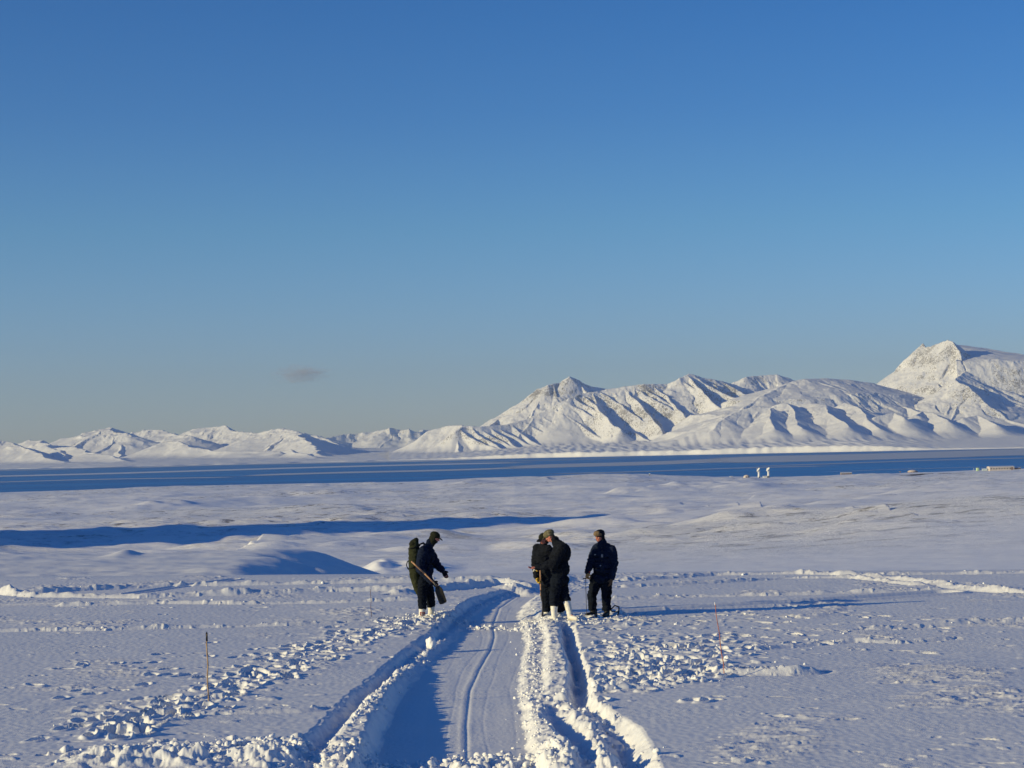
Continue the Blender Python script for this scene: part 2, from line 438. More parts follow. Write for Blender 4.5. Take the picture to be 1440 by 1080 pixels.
for r in range(NN):
    d = D[r]
    if d < rd[0] - 3.2 or d > rd[-1] + 4: continue
    fade = min(sstep(rd[0] - 3.2, rd[0] - 1.2, d), 1 - sstep(rd[-1] - .5, rd[-1] + 4, d))
    cx = np.array([np.interp(d, rd, rx[:, k]) for k in range(15)])
    ch = np.array([np.interp(d, rd, rh[:, k]) for k in range(15)])
    xx = xs[r] + edge[r]
    TR[r] = (np.interp(xx - .045, cx, ch, left=0, right=0) + 1.4 * np.interp(xx, cx, ch, left=0, right=0) + np.interp(xx + .045, cx, ch, left=0, right=0)) / 3.4 * fade
    fl = sstep(cx[5] - .03, cx[5] + .06, xx) * (1 - sstep(cx[6] - .06, cx[6] + .03, xx))
    FLOOR[r] = fl * fade
    TRK[r] = sstep(cx[0] - .02, cx[0] + .05, xx) * (1 - sstep(cx[14] - .05, cx[14] + .02, xx)) * fade
    # sledge grooves along the floor
    gx = np.interp(d, [on_plain(0, y)[1] for y in (1045, 1000, 960, 930, 905, 888, 872, 850, 830)],
                   [on_plain(px, y)[0] for px, y in ((656, 1045), (655, 1000), (660, 960), (675, 930), (690, 905), (695, 888), (693, 872), (702, 850), (735, 830))])
    u = xs[r] - gx
    gr = -.008 * np.exp(-(u / .022) ** 2) + .0015 * np.exp(-((u - .06) / .03) ** 2) + .005 * np.exp(-((u + .08) / .04) ** 2)
    for off, a in ((-.24, .0022), (.25, .002), (.62, .0016), (-.55, .0012)):
        gr += -a * np.exp(-((u - off - .03 * math.sin(d * .8 + off * 9)) / .022) ** 2)
    H[r] = H[r] * (1 - .85 * TRK[r]) + (gr + .004 * math.sin(d * 3)) * fl * fade
H += TR
rough = TRK * (1 - FLOOR)
H += rough * (.024 * fbm(xs / .22, ys / .22, 3, 71) + .03 * np.clip(ridged(xs / .3, ys / .3, 2, 72) - .8, 0, 1))
# packed floor: faint low-relief sheen
H += FLOOR * (.004 * perlin(xs / .25, ys / 1.4, 74) + .002 * perlin(xs / .05, ys / .06, 75))

# ---- stamping helpers
def window(x0, y0, R):
    ra = np.searchsorted(D[:NN], y0 - R); rb = np.searchsorted(D[:NN], y0 + R)
    if rb - ra < 1: return None
    ca = np.searchsorted(T, (x0 - R) / y0 - .003); cb = np.searchsorted(T, (x0 + R) / y0 + .003)
    if cb - ca < 1: return None
    return slice(ra, rb), slice(ca, cb)
LUMP = np.zeros((NN, NC), np.float32)
def clump(x0, y0, R, h):
    wv = window(x0, y0, R * 1.5)
    if wv is None: return
    a = random.uniform(0, math.pi); k = random.uniform(.7, 1.4)
    dx = xs[wv] - x0; dy = ys[wv] - y0
    c, s = math.cos(a), math.sin(a)
    u = (dx * c + dy * s) / (R * k); v = (-dx * s + dy * c) * k / R
    th = np.arctan2(v, u); ph = x0 * 37 + y0 * 11
    q = (np.maximum(np.abs(u), np.abs(v)) * .45 + np.sqrt(u * u + v * v) * .55) * (1 + .16 * np.sin(3 * th + ph) + .10 * np.sin(5 * th + 2.3 * ph))
    tilt = 1 + .35 * (u * math.cos(ph) + v * math.sin(ph))
    e = h * tilt * np.clip(1 - q ** 2.6, 0, 1) ** .65
    LUMP[wv] = np.maximum(LUMP[wv], e)
HOLE = np.zeros((NN, NC), np.float32)
def footprint(x0, y0, ang, L=.17, W=.075, depth=.10):
    wv = window(x0, y0, L * 1.9)
    if wv is None: return
    dx = xs[wv] - x0; dy = ys[wv] - y0
    c, s = math.cos(ang), math.sin(ang)
    u = (dx * c + dy * s) / L; v = (-dx * s + dy * c) / W
    q = np.sqrt(u * u + v * v)
    HOLE[wv] = np.minimum(HOLE[wv], -depth * np.clip(1.25 - q ** 4, 0, 1))
    LUMP[wv] = np.maximum(LUMP[wv], depth * .22 * np.exp(-((q - 1.35) / .25) ** 2) * (1 + .6 * np.sin(1.7 * u + 1.3 * v + x0 * 9)))
def along(pts, n):
    q = [on_plain(*p) for p in pts]
    seg = [math.dist(q[i], q[i + 1]) for i in range(len(q) - 1)]
    tot = sum(seg); out = []
    for _ in range(n):
        t = random.uniform(0, tot)
        for i, L in enumerate(seg):
            if t <= L or i == len(seg) - 1:
                f = min(1, t / max(L, 1e-6))
                a = math.atan2(q[i + 1][1] - q[i][1], q[i + 1][0] - q[i][0])
                out.append((q[i][0] * (1 - f) + q[i + 1][0] * f, q[i][1] * (1 - f) + q[i + 1][1] * f, a)); break
            t -= L
    return out
LOOSE = []       # loose snow lumps lying on the surface (x, y, radius)
def rubble(pts, n, sx, sy, r0_, r1_, hk=.42, loose=.04):
    hk = min(hk, .6); n = int(n * 1.7)
    for x, y, a in along(pts, n):
        x += random.gauss(0, sx); y += random.gauss(0, sy)
        r_ = r0_ * .7 + (r1_ - r0_) * random.random() ** 3.6
        clump(x, y, r_, r_ * hk * random.uniform(.6, 1.2))
        if random.random() < loose: LOOSE.append((x + random.gauss(0, r_), y + random.gauss(0, r_), max(.008, r_ * random.uniform(.3, .7))))
def prints(pts, n, sx, sy, depth=(.06, .16)):
    for x, y, a in along(pts, n):
        footprint(x + random.gauss(0, sx), y + random.gauss(0, sy), a + random.gauss(0, .5), random.uniform(.14, .2), random.uniform(.07, .1), random.uniform(*depth))

def line_dist(pts, pad):
    q = np.array([on_plain(*p) for p in pts])
    ra = np.searchsorted(D[:NN], q[:, 1].min() - pad); rb = np.searchsorted(D[:NN], q[:, 1].max() + pad)
    ca = np.searchsorted(T, min((q[:, 0] - pad) / q[:, 1]) - .01); cb = np.searchsorted(T, max((q[:, 0] + pad) / q[:, 1]) + .01)
    sl = (slice(ra, rb), slice(ca, cb))
    px, py = xs[sl], ys[sl]
    best = np.full(px.shape, 1e9); side = np.zeros(px.shape)
    for a, b in zip(q[:-1], q[1:]):
        ab = b - a; t = np.clip(((px - a[0]) * ab[0] + (py - a[1]) * ab[1]) / (ab @ ab), 0, 1)
        dx = px - a[0] - t * ab[0]; dy = py - a[1] - t * ab[1]
        dd = np.hypot(dx, dy); k = dd < best
        best = np.where(k, dd, best); side = np.where(k, np.sign(ab[0] * dy - ab[1] * dx), side)
    return sl, best, side
# lines of thrown-up snow beside old sledge tracks; (points in photo px, crest height, half width, groove depth, clumps)
LINES = [
 ([(-60, 834), (40, 834), (130, 829), (240, 824), (400, 821), (560, 818), (700, 815), (740, 822)], .13, .14, .05, 220),
 ([(-60, 826), (50, 838), (200, 840), (330, 836), (460, 831), (600, 829), (690, 822)], .14, .15, .05, 260),
 ([(90, 851), (220, 848), (340, 848), (480, 846), (590, 843)], .09, .11, .03, 160),
 ([(-60, 888), (40, 886), (160, 884), (280, 880), (400, 877), (470, 874)], .07, .10, .03, 110),
 ([(560, 834), (640, 826), (700, 822), (745, 828)], .14, .22, .03, 260),
 ([(880, 815), (1000, 807), (1120, 806), (1230, 809), (1300, 818), (1370, 828), (1500, 838)], .09, .16, .04, 340),
 ([(880, 824), (1000, 818), (1100, 812), (1200, 812), (1290, 822)], .08, .12, .03, 130),
 ([(1180, 808), (1320, 806), (1500, 804)], .08, .14, .04, 120),
 ([(860, 842), (960, 838), (1080, 836), (1200, 833), (1320, 830)], .08, .12, .03, 130),
 ([(1300, 822), (1360, 822), (1420, 830), (1500, 832)], .06, .4, .02, 260),
 ([(1230, 884), (1300, 880), (1380, 876), (1500, 872)], .10, .14, .03, 90),
 ([(1060, 912), (1140, 905), (1200, 900), (1260, 902), (1330, 897)], .06, .10, .03, 60),
 ([(1000, 944), (1060, 946), (1110, 946), (1138, 944)], .10, .13, .03, 90),
 ([(870, 880), (960, 876), (1060, 872), (1180, 866)], .04, .10, .02, 60),
 ([(652, 873), (700, 872), (742, 874)], .07, .10, 0, 120),
 ([(250, 1001), (330, 999), (420, 997), (440, 995)], .035, .10, .02, 18),
]
# shallow sledge tracks (photo px), two runner grooves
GROOVES = [([(880, 862), (1000, 855), (1150, 846), (1330, 834)], .10, .30), ([(0, 851), (120, 848), (230, 845)], .05, .15), ([(180, 836), (250, 826), (330, 815)], .05, .12)]
for pts, hh, ww, gd, nc in LINES:
    sl, dd, sd_ = line_dist(pts, 2.0)
    x_, y_ = xs[sl], ys[sl]
    amp = np.clip(.8 + .8 * fbm(x_ / 1.1, y_ / 1.1, 3, 81 + len(pts)), .12, 1.5)
    H[sl] += .72 * hh * amp * np.exp(-(dd / (ww * 1.1)) ** 2) * (1 + .35 * perlin(x_ / .22, y_ / .22, 83))
    H[sl] -= gd * np.exp(-((dd * sd_ + ww * 2.1) / (ww * .8)) ** 2)
    rubble(pts, int(nc * 1.1), .14, ww * 1.7, .012, .075, .4, .05)
for pts, dep, wd in GROOVES:
    sl, dd, sd_ = line_dist(pts, 2.0)
    H[sl] -= dep * np.exp(-(dd / wd) ** 4)
    H[sl] += dep * .5 * np.exp(-((dd - wd * 1.5) / (wd * .35)) ** 2)

# trodden and thrown snow
prints([(120, 1032), (190, 1012), (262, 988), (330, 968), (385, 935), (450, 912), (520, 888), (590, 872)], 170, .36, .6, (.05, .14))
rubble([(120, 1032), (190, 1012), (262, 988), (330, 968), (385, 935), (450, 912), (520, 888), (600, 866)], 240, .42, .7, .04, .17, .17, .01)
rubble([(400, 930), (500, 905), (600, 868), (650, 846)], 300, .7, 1.3, .03, .13, .18, .01)
prints([(130, 1036), (180, 1010), (240, 1000)], 16, .10, .15, (.14, .22))
prints([(160, 1046), (215, 1020), (300, 975)], 18, .12, .15, (.12, .2))
rubble([(130, 1062), (250, 1062), (360, 1050), (450, 1046)], 420, .25, .35, .02, .13, .9, .2)
sl, dd, sd_ = line_dist([(150, 1074), (300, 1074), (420, 1070), (560, 1070), (700, 1064), (850, 1068)], 2.5)
H[sl] += .12 * np.clip(.8 + .9 * fbm(xs[sl] / .5, ys[sl] / .5, 3, 95) + .35 * fbm(xs[sl] / .13, ys[sl] / .13, 3, 96), .05, 1.7) * np.exp(-(dd / .42) ** 2)
rubble([(390, 1062), (470, 1062), (560, 1058), (660, 1054), (760, 1052), (850, 1060)], 800, .25, .38, .025, .15, .6, .3)
rubble([(560, 1048), (640, 1046), (720, 1044), (790, 1048)], 260, .2, .10, .025, .11, .95, .25)
rubble([(500, 1005), (530, 978), (556, 945), (572, 928)], 300, .06, .15, .02, .085, .5, .2)
rubble([(583, 922), (600, 905), (612, 893)], 70, .05, .15, .02, .09, .8, .2)
rubble([(764, 1040), (756, 1000), (748, 960), (752, 920), (756, 890), (752, 870), (742, 850)], 420, .09, .3, .015, .06, .35, .15)
rubble([(850, 1045), (838, 1010), (812, 985), (790, 972)], 260, .12, .3, .025, .13, .85, .2)
rubble([(830, 970), (900, 962), (980, 958)], 260, .25, .12, .03, .12, .9, .2)
prints([(840, 950), (900, 930), (960, 915), (1010, 905)], 170, .7, 1.4, (.05, .13))
prints([(870, 955), (930, 948), (1000, 935)], 40, .4, .5, (.10, .18))
rubble([(840, 950), (900, 930), (960, 915), (1020, 900)], 330, .7, 1.5, .04, .20, .17, .01)
rubble([(820, 890), (900, 880), (980, 878)], 260, .8, 1.6, .02, .09, .22)
rubble([(566, 874), (610, 870), (645, 864)], 330, .3, .6, .015, .09)
rubble([(745, 872), (800, 872), (880, 868)], 380, .25, .5, .015, .09)
prints([(570, 878), (640, 862)], 24, .3, .7, (.05, .12))
prints([(760, 880), (900, 872)], 40, .5, 1.0, (.05, .12))
rubble([(655, 874), (690, 873), (740, 875)], 130, .1, .12, .02, .09, .8, .3)
rubble([(640, 862), (700, 832), (730, 822)], 160, .12, .2, .02, .09)
prints([(200, 960), (320, 930), (430, 905)], 40, .8, 1.6, (.02, .06))
prints([(1000, 880), (1150, 880), (1300, 890)], 40, 1.0, 2.0, (.02, .06))
rubble([(880, 870), (1000, 862), (1120, 858)], 160, .6, .8, .012, .06, .4, .1)
rubble([(1040, 900), (1200, 898), (1330, 890)], 120, .6, 1.2, .012, .07, .4, .1)
# fine crumbs shed from the thrown snow
for pts, n, s1, s2 in (([(300, 1060), (560, 1060), (860, 1056)], 1500, .35, .5), ([(756, 1030), (752, 930), (756, 868)], 500, .15, .3), ([(560, 872), (640, 864)], 250, .3, .6), ([(750, 872), (880, 870)], 300, .3, .5),
                       ([(840, 950), (1000, 920)], 140, .6, 1.3), ([(130, 1030), (260, 988), (450, 912), (600, 868)], 160, .35, .6), ([(480, 1025), (570, 930), (612, 893)], 200, .1, .2)):
    for x, y, a in along(pts, n): LOOSE.append((x + random.gauss(0, s1), y + random.gauss(0, s2), .007 + .022 * random.random() ** 3))
# sparse bits everywhere
for _ in range(900):
    y = 20 * math.exp(random.random() * math.log(55 / 20)); x = random.uniform(-.3, .3) * y
    if abs(x + .6) < 2.2: continue
    r_ = .02 + .06 * random.random() ** 4
    clump(x, y, r_ * random.uniform(1, 2), r_ * .22)
for _ in range(260):
    y = 20 * math.exp(random.random() * math.log(52 / 20)); x = random.uniform(-.3, .3) * y
    if -2.9 < x < 1.9: continue
    footprint(x, y, random.uniform(-.4, .4), random.uniform(.06, .2), random.uniform(.03, .06), random.uniform(.015, .045))
keep = 1 - .9 * FLOOR * (1 - sstep(.02, .06, LUMP)) * 1.0
jag = 1 + .22 * fbm(xs / .14, ys / .16, 3, 91)
H += LUMP * jag * keep + HOLE * (1 - .8 * TRK)
Z[:NN] += H * plainmask
Z[:NN] += np.where(ys < 16, 0, 0)

BARE = sstep(160, 320, Y) * (.25 + .75 * sstep(-.25, .5, fbm(X / 160, Y / 260, 3, 97))) * (1 - .9 * sstep(2500, 2800, Y))
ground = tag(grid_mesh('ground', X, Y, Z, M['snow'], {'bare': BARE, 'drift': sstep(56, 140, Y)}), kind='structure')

def gz(x, y):
    r = int(np.clip(np.searchsorted(D, y) - 1, 0, NR - 2)); f = (y - D[r]) / (D[r + 1] - D[r])
    a = np.interp(x / y, T, Z[r]); b = np.interp(x / y, T, Z[r + 1])
    return float(a * (1 - f) + b * f)

# ---- loose lumps of snow
def lumps_mesh(name, items, seed):
    rg = np.random.default_rng(seed)
    shapes = []
    for k in range(10):
        bm = bmesh.new(); bmesh.ops.create_icosphere(bm, subdivisions=2, radius=1)
        v = np.array([q.co[:] for q in bm.verts]); f = np.array([[q.index for q in fc.verts] for fc in bm.faces])
        bm.free()
        ofs = rg.uniform(0, 50, 3)
        nz = perlin(v[:, 0] * 1.3 + ofs[0], v[:, 1] * 1.3 + v[:, 2] * .9 + ofs[1], 5) * .38 + perlin(v[:, 0] * 3 + ofs[1], v[:, 2] * 3 + v[:, 1] + ofs[2], 6) * .16
        v = v * (.84 + .16 / np.abs(v).max(1, keepdims=True)) * (1 + nz[:, None] * 1.15) * rg.uniform(.6, 1.2, 3)
        shapes.append((v, f))
    vs_, fs_, n = [], [], 0
    for x, y, r in items:
        v, f = shapes[rg.integers(10)]
        a = rg.uniform(0, 6.28); c, s = math.cos(a), math.sin(a)
        rot = np.array([[c, -s, 0], [s, c, 0], [0, 0, 1]])
        p = (v @ rot.T) * r + np.array([x, y, gz(x, y) + r * .25])
        vs_.append(p); fs_.append(f + n); n += len(v)
    me = bpy.data.meshes.new(name)
    me.from_pydata(np.concatenate(vs_).tolist(), [], np.concatenate(fs_).tolist())
    me.polygons.foreach_set('use_smooth', [True] * len(me.polygons))
    me.materials.append(M['lump'])
    o = bpy.data.objects.new(name, me); COL.objects.link(o)
    return o
tag(lumps_mesh('snow_rubble', [(x, y, min(r, .045)) for x, y, r in LOOSE if 19.5 < y < 56], 5), 'loose white snow rubble thrown up along the tracks', 'snow', kind='stuff')
# ------------------------------------------------------------------ fjord
SHORE = 12200.0
def water_mat():
    n = NT('fjord_water'); c = n.coord((.35, 1, 1))
    f = n.noise(c, .22, 5, .6); f2 = n.noise(n.coord((.0006, .004, 1)), 1.0, 4, .6)
    n.bump(f, 1.0, 1.1)
    n.set(Base_Color=n.ramp(f2, [(.35, (.010, .14, .42)), (.65, (.045, .28, .64))]), Roughness=n.ramp(f2, [(.35, (.38,) * 3), (.7, (.5,) * 3)]), Specular_IOR_Level=.28)
    return n.m
def ice_mat():
    n = NT('grease_ice'); c = n.coord((.0012, .006, 1))
    f = n.noise(c, 1.6, 9, .68)
    e = n.attr('edge')
    k = n.math('ADD', n.math('MULTIPLY', f, 1.1), n.math('MULTIPLY', e, .75))
    a = n.ramp(k, [(.62, (0, 0, 0)), (.92, (1, 1, 1))])
    n.set(Base_Color=(.66, .71, .78), Roughness=.6, Specular_IOR_Level=.2, Alpha=n.math('MULTIPLY', a, n.attr('cover')))
    return n.m
wt = np.array([-9000, -4500, 0, 4500, 9000.]); wd = np.array([2500, 4000, 7000, 10000, 14000.])
XX, YY = np.meshgrid(wt, wd)
tag(grid_mesh('water', XX, YY, XX * 0, plain('x', (1, 1, 1)) if False else water_mat()), kind='structure')
# thin bands of new ice drifting on the water: (left px,y) .. (right px,y), half thickness in photo px, cover
ICE = [((-80, 671.5), (760, 649.5), 1.1, .95, .5), ((-80, 679.5), (330, 670.5), .6, .8, .4), ((170, 657.5), (560, 648.0), .9, .9, .4),
       ((330, 669.5), (760, 657.0), 1.3, .8, .4), ((700, 658.5), (1100, 644.5), 3.0, .75, .3), ((980, 648.5), (1540, 633.5), 5.2, .75, .45),
       ((760, 667), (1180, 655), .9, .5, .2), ((1050, 655.5), (1540, 641.5), .9, .5, .2), ((1150, 664), (1500, 654), .8, .25, .0), ((560, 653), (900, 643.5), .6, .4, .1), ((400, 652.4), (720, 645.2), .8, 1.0, .9), ((-60, 663), (200, 656.5), .5, .8, .4)]
im = ice_mat()
for k, (a, b, hw, cover, e0) in enumerate(ICE):
    ni, nj = 80, 9
    gx = np.zeros((nj, ni)); gy = np.zeros((nj, ni)); ed = np.zeros((nj, ni))
    for i in range(ni):
        f = i / (ni - 1); px = a[0] * (1 - f) + b[0] * f; py = a[1] * (1 - f) + b[1] * f + .5 * math.sin(f * 7 + k)
        for j in range(nj):
            s = -1 + 2 * j / (nj - 1)
            x, y = on_plain(px, py - s * hw, 0.0)
            gx[j, i] = x; gy[j, i] = y
            ed[j, i] = (1 - abs(s) ** 2) * min(1, 6 * f, 6 * (1 - f)) * (.75 + e0)
    tag(grid_mesh('sea_ice', gx, gy, gx * 0 + .25 + .05 * k, im, {'edge': ed, 'cover': np.full(gx.shape, cover)}), kind='structure')

# ------------------------------------------------------------------ mountains across the fjord
def P(px, py, dkm):
    v = at(px, py, dkm * 1000); return np.array([v.x, v.y, v.z])
def run_range(name, px0, px1, d0, d1, ncol, nrow, ridges, plainz, seed, amp, warp=60, rockk=0.0, gul=1.0, shore=None, gully=26.0):
    """ridges: dict(pts=[(px,py,km)], k=flank slope, R=concavity metres, spurs=(spacing, angle list in degrees, slope, length, jitter))"""
    rg = np.random.default_rng(seed)
    t = (np.linspace(px0, px1, ncol) - 720) / F
    d = np.linspace(d0, d1, nrow) * 1000
    X = t[None, :] * d[:, None]; Y = np.repeat(d[:, None], ncol, 1)
    wx = X + warp * fbm(X / 420, Y / 420, 3, seed + 1); wy = Y + warp * fbm(X / 420, Y / 420, 3, seed + 2)
    segs = []
    for rdg in ridges:
        pts = [P(*q) for q in rdg['pts']]
        acc_s = rg.uniform(0, 9e3)
        for a, b in zip(pts[:-1], pts[1:]):
            segs.append((a, b, rdg['k'], rdg['R'], dict(rdg, s0=acc_s))); acc_s += math.hypot(*(b - a)[:2])
        for sp in rdg.get('spurs', []):
            spacing, ang, slope, length, jit = sp
            acc = rg.uniform(0, spacing)
            for a, b in zip(pts[:-1], pts[1:]):
                L = math.hypot(*(b - a)[:2])
                while acc < L:
                    p = a + (b - a) * acc / L
                    an = R(ang + rg.normal(0, jit)); cur = p - np.array([0, 0, rg.uniform(0, 14)])
                    ll = length * rg.uniform(.55, 1.15); n = 4
                    for q in range(n):
                        an += R(rg.normal(0, 9)); st = ll / n
                        sl = slope * (1.25 - .5 * q / n)
                        nx = cur + np.array([math.cos(an) * st, math.sin(an) * st, -sl * st])
                        segs.append((cur, nx, rdg.get('sk', max(.75, rdg['k'] * 1.25)), 1300, dict(s0=rg.uniform(0, 9e3)))); cur = nx
                    acc += spacing * rg.uniform(.6, 1.45)
                acc -= L
    Zb = plainz(X, Y)
    Zm = np.full(X.shape, -1e3)
    Sm = np.zeros(X.shape); Dm = np.full(X.shape, 1e4)
    for a, b, k, Rr, opt in segs:
        reach = 2600 if k > .25 else 4200
        ra = np.searchsorted(d, min(a[1], b[1]) - reach); rb = np.searchsorted(d, max(a[1], b[1]) + reach)
        if rb <= ra: continue
        dm = .5 * (a[1] + b[1])
        ca = np.searchsorted(t, (min(a[0], b[0]) - reach) / dm); cb = np.searchsorted(t, (max(a[0], b[0]) + reach) / dm)
        if cb <= ca: continue
        sl = (slice(ra, rb), slice(ca, cb))
        ab = (b - a)[:2]; l2 = max(ab @ ab, 1e-6)
        dx = wx[sl] - a[0]; dy = wy[sl] - a[1]
        q = np.clip((dx * ab[0] + dy * ab[1]) / l2, 0, 1)
        dist = np.hypot(dx - q * ab[0], dy - q * ab[1])
        h = a[2] + (b[2] - a[2]) * q - k * Rr * (1 - np.exp(-dist / Rr)) - .05 * dist
        if 'cv' in opt: h = h - opt['cv'][1] * np.maximum(0, dist - opt['cv'][0])      # brow: gentle above, steep bluffs below
        if 'gate' in opt: h = h - 900 * (1 - sstep(opt['gate'][0] * 1000, opt['gate'][1] * 1000, Y[sl]))
        if 'gx' in opt: h = h - 900 * (1 - sstep(opt['gx'][0], opt['gx'][1], 720 + F * X[sl] / Y[sl]))
        kk = h > Zm[sl]; Sm[sl] = np.where(kk, opt['s0'] + q * math.sqrt(l2), Sm[sl]); Dm[sl] = np.where(kk, dist, Dm[sl])
        Zm[sl] = np.maximum(Zm[sl], h)
    if shore: Zm = Zm - shore[2] * (1 - sstep(shore[0], shore[1], Zb))
    el = np.clip((Zm - Zb) / 250.0, 0, 1)
    s0 = np.hypot(np.gradient(Zm, axis=0) / (d[1] - d[0]), np.gradient(Zm, axis=1) / np.gradient(X, axis=1)); el = el * (.25 + .75 * sstep(.22, .5, s0))
    gl = (1 - np.abs(perlin(Sm / 84 + .35 * fbm(X / 160, Y / 160, 2, seed + 31), Dm / 520, seed + 30))) ** 2 + .5 * (1 - np.abs(perlin(Sm / 33, Dm / 260, seed + 33))) ** 2
    Zm = Zm + el * gully * (gl - .8) * np.clip(Dm / 160, .12, 1)
    nz = (ridged(wx / 240, wy / 420, 5, seed + 5) - 1.0)
    fine = fbm(X / 60, Y / 60, 4, seed + 9)
    Zm = Zm + el * (1 - .55 * sstep(.8, 1, el)) * amp * nz * gul + el * (4.0 * fine + 2.6 * fbm(X / 26, Y / 30, 3, seed + 19))
    s = 22.0; dlt = np.clip(.5 + .5 * (Zm - Zb) / s / 2, 0, 1)      # smooth join with the coastal flats
    Zf = Zb * (1 - dlt) + Zm * dlt + s * 2 * dlt * (1 - dlt)
    gyv = np.gradient(Zf, axis=0) / (d[1] - d[0]); gxv = np.gradient(Zf, axis=1) / np.gradient(X, axis=1)
    st = np.hypot(gxv, gyv)
    conv = fine
    rock = .60 * sstep(.42, 1.05, st) + .34 * fbm(X / 300, Y / 300, 4, seed + 14) * sstep(.2, .5, st) + .14 * conv * el - .03 + rockk
    rock = np.clip(rock, 0, 1) * sstep(8, 60, Zf - Zb)
    o = tag(grid_mesh(name, X, Y, Zf, M['mountain'], {'rock': rock}), kind='structure')
    return o

def plain_right(X, Y):
    px = 720 + F * X / Y
    cliff = np.interp(px, [300, 560, 640, 700, 760, 860, 985, 1000, 1100, 1210, 1262, 1310, 1420, 1700], [4, 8, 14, 26, 34, 36, 33, 40, 46, 42, 26, 13, 9, 8])
    edge = 13000 - .45 * (X + 600) + 60 * fbm(X / 700, Y / 3000, 3, 5) + 7 * perlin(X / 60, Y / 900, 6)
    up_ = sstep(0, 1, (Y - edge) / 34) * cliff * (.9 + .18 * perlin(X / 45, Y / 400, 7))
    z = -6 + 6 * sstep(-1, 0, (Y - edge) / 60) + up_
    z = z + np.clip(Y - edge - 60, 0, 2900) * .034 * (.85 + .18 * fbm(X / 1300, Y / 1000, 2, 8)) + .9 * fbm(X / 130, Y / 160, 4, 9) * sstep(100, 500, Y - edge)
    return z
rt_ridges = [
 dict(pts=[(676, 606, 15.6), (700, 590, 16.2), (722, 578, 16.3), (741, 563, 16.4), (756, 547, 16.4), (770, 541, 16.4), (785, 538, 16.5), (797, 529, 16.5), (812, 537, 16.6), (832, 544, 16.8), (856, 547, 17.0)],
      k=.78, R=900, spurs=[(95, -60, .44, 1000, 6), (200, -118, .48, 800, 8)]),
 dict(pts=[(640, 604, 14.6), (656, 598, 14.7), (680, 600, 14.7), (712, 597, 14.8), (744, 588, 14.9), (775, 575, 15.0), (800, 560, 15.1), (818, 553, 15.2), (850, 549, 15.3), (880, 543, 15.3), (906, 540, 15.3), (935, 540, 15.4), (950, 531, 15.4), (967, 525, 15.5), (985, 530, 15.5), (1003, 533, 15.5), (1035, 541, 15.6), (1060, 552, 15.6)],
      k=.74, R=850, spurs=[(100, -56, .34, 1300, 4), (520, -110, .40, 800, 8)]),
 dict(pts=[(560, 632, 15.0), (590, 618, 15.0), (606, 606, 15.0), (630, 598, 15.0), (650, 597, 14.9)], k=.62, R=700, spurs=[(150, -70, .40, 500, 14)]),
 dict(pts=[(1010, 545, 16.9), (1032, 537, 16.9), (1048, 530, 16.9), (1072, 528, 17.0), (1096, 526, 17.0), (1116, 533, 17.0), (1150, 545, 17.0)], k=.6, R=900, spurs=[(260, -60, .42, 900, 8)]),
 dict(pts=[(985, 608, 13.75), (1010, 596, 13.9), (1040, 578, 14.2), (1072, 556, 14.6), (1110, 538, 15.0), (1132, 533, 15.1), (1160, 532, 15.2), (1190, 534, 15.3), (1222, 539, 15.4), (1244, 548, 15.4)],
      k=.25, R=3000, cv=(520, .27), sk=.5, spurs=[(230, -70, .26, 1000, 8)]),
 dict(pts=[(1000, 604, 13.5), (1022, 588, 13.7), (1044, 576, 13.9), (1062, 571, 13.95), (1078, 573, 13.9), (1084, 586, 13.6), (1090, 602, 13.3)], k=.38, R=1500),
 dict(pts=[(1100, 566, 14.2), (1112, 572, 14.0), (1122, 588, 13.6), (1128, 602, 13.3)], k=.38, R=1500),
 dict(pts=[(1136, 566, 14.3), (1158, 570, 14.1), (1174, 582, 13.7), (1190, 600, 13.3)], k=.38, R=1500),
 dict(pts=[(1186, 566, 14.3), (1208, 574, 14.0), (1222, 586, 13.7), (1236, 602, 13.4)], k=.38, R=1500),
 dict(pts=[(1232, 549, 15.9), (1246, 531, 15.9), (1262, 517, 15.9), (1279, 501, 15.9), (1292, 488, 15.9), (1298, 483, 15.9), (1304, 488, 15.85), (1312, 487, 15.8), (1322, 482, 15.75), (1333, 477.5, 15.7), (1338, 480, 15.6), (1346, 498, 15.4), (1352, 512, 15.25), (1361, 522, 15.15)],
      k=.95, R=900, spurs=[(85, -72, .70, 800, 6)]),
 dict(pts=[(1361, 522, 15.15), (1345, 532, 14.95), (1352, 540, 14.8), (1370, 552, 14.6), (1390, 570, 14.4), (1418, 590, 14.2), (1455, 598, 14.0)], k=.62, R=800, spurs=[(220, -125, .42, 800, 8)]),
 dict(pts=[(1338, 484, 16.2), (1370, 488, 16.6), (1405, 494, 16.8), (1440, 503, 17.0), (1520, 520, 17.0), (1640, 545, 17.0)], k=.165, R=6000, gate=(14.2, 15.35), gx=(1330, 1346)),
 dict(pts=[(1368, 534, 15.25), (1384, 526, 15.25), (1402, 521, 15.3), (1422, 521, 15.3), (1436, 526, 15.3), (1470, 528, 15.3), (1560, 540, 15.3), (1640, 560, 15.3)], k=.8, R=620, spurs=[(160, -82, .6, 500, 7)]),
 dict(pts=[(1236, 586, 13.7), (1262, 580, 13.8), (1276, 588, 13.6)], k=.5, R=1500),
 dict(pts=[(1290, 584, 13.9), (1296, 578, 14.1), (1312, 580, 14.0), (1330, 592, 13.6)], k=.5, R=1500),
 dict(pts=[(1350, 588, 13.8), (1376, 584, 13.9), (1396, 596, 13.6)], k=.45, R=1500),
]
run_range('mountain', 545, 1660, 10.9, 18.2, 1250, 720, rt_ridges, plain_right, 300, 7, warp=38, shore=(25, 70, 40))

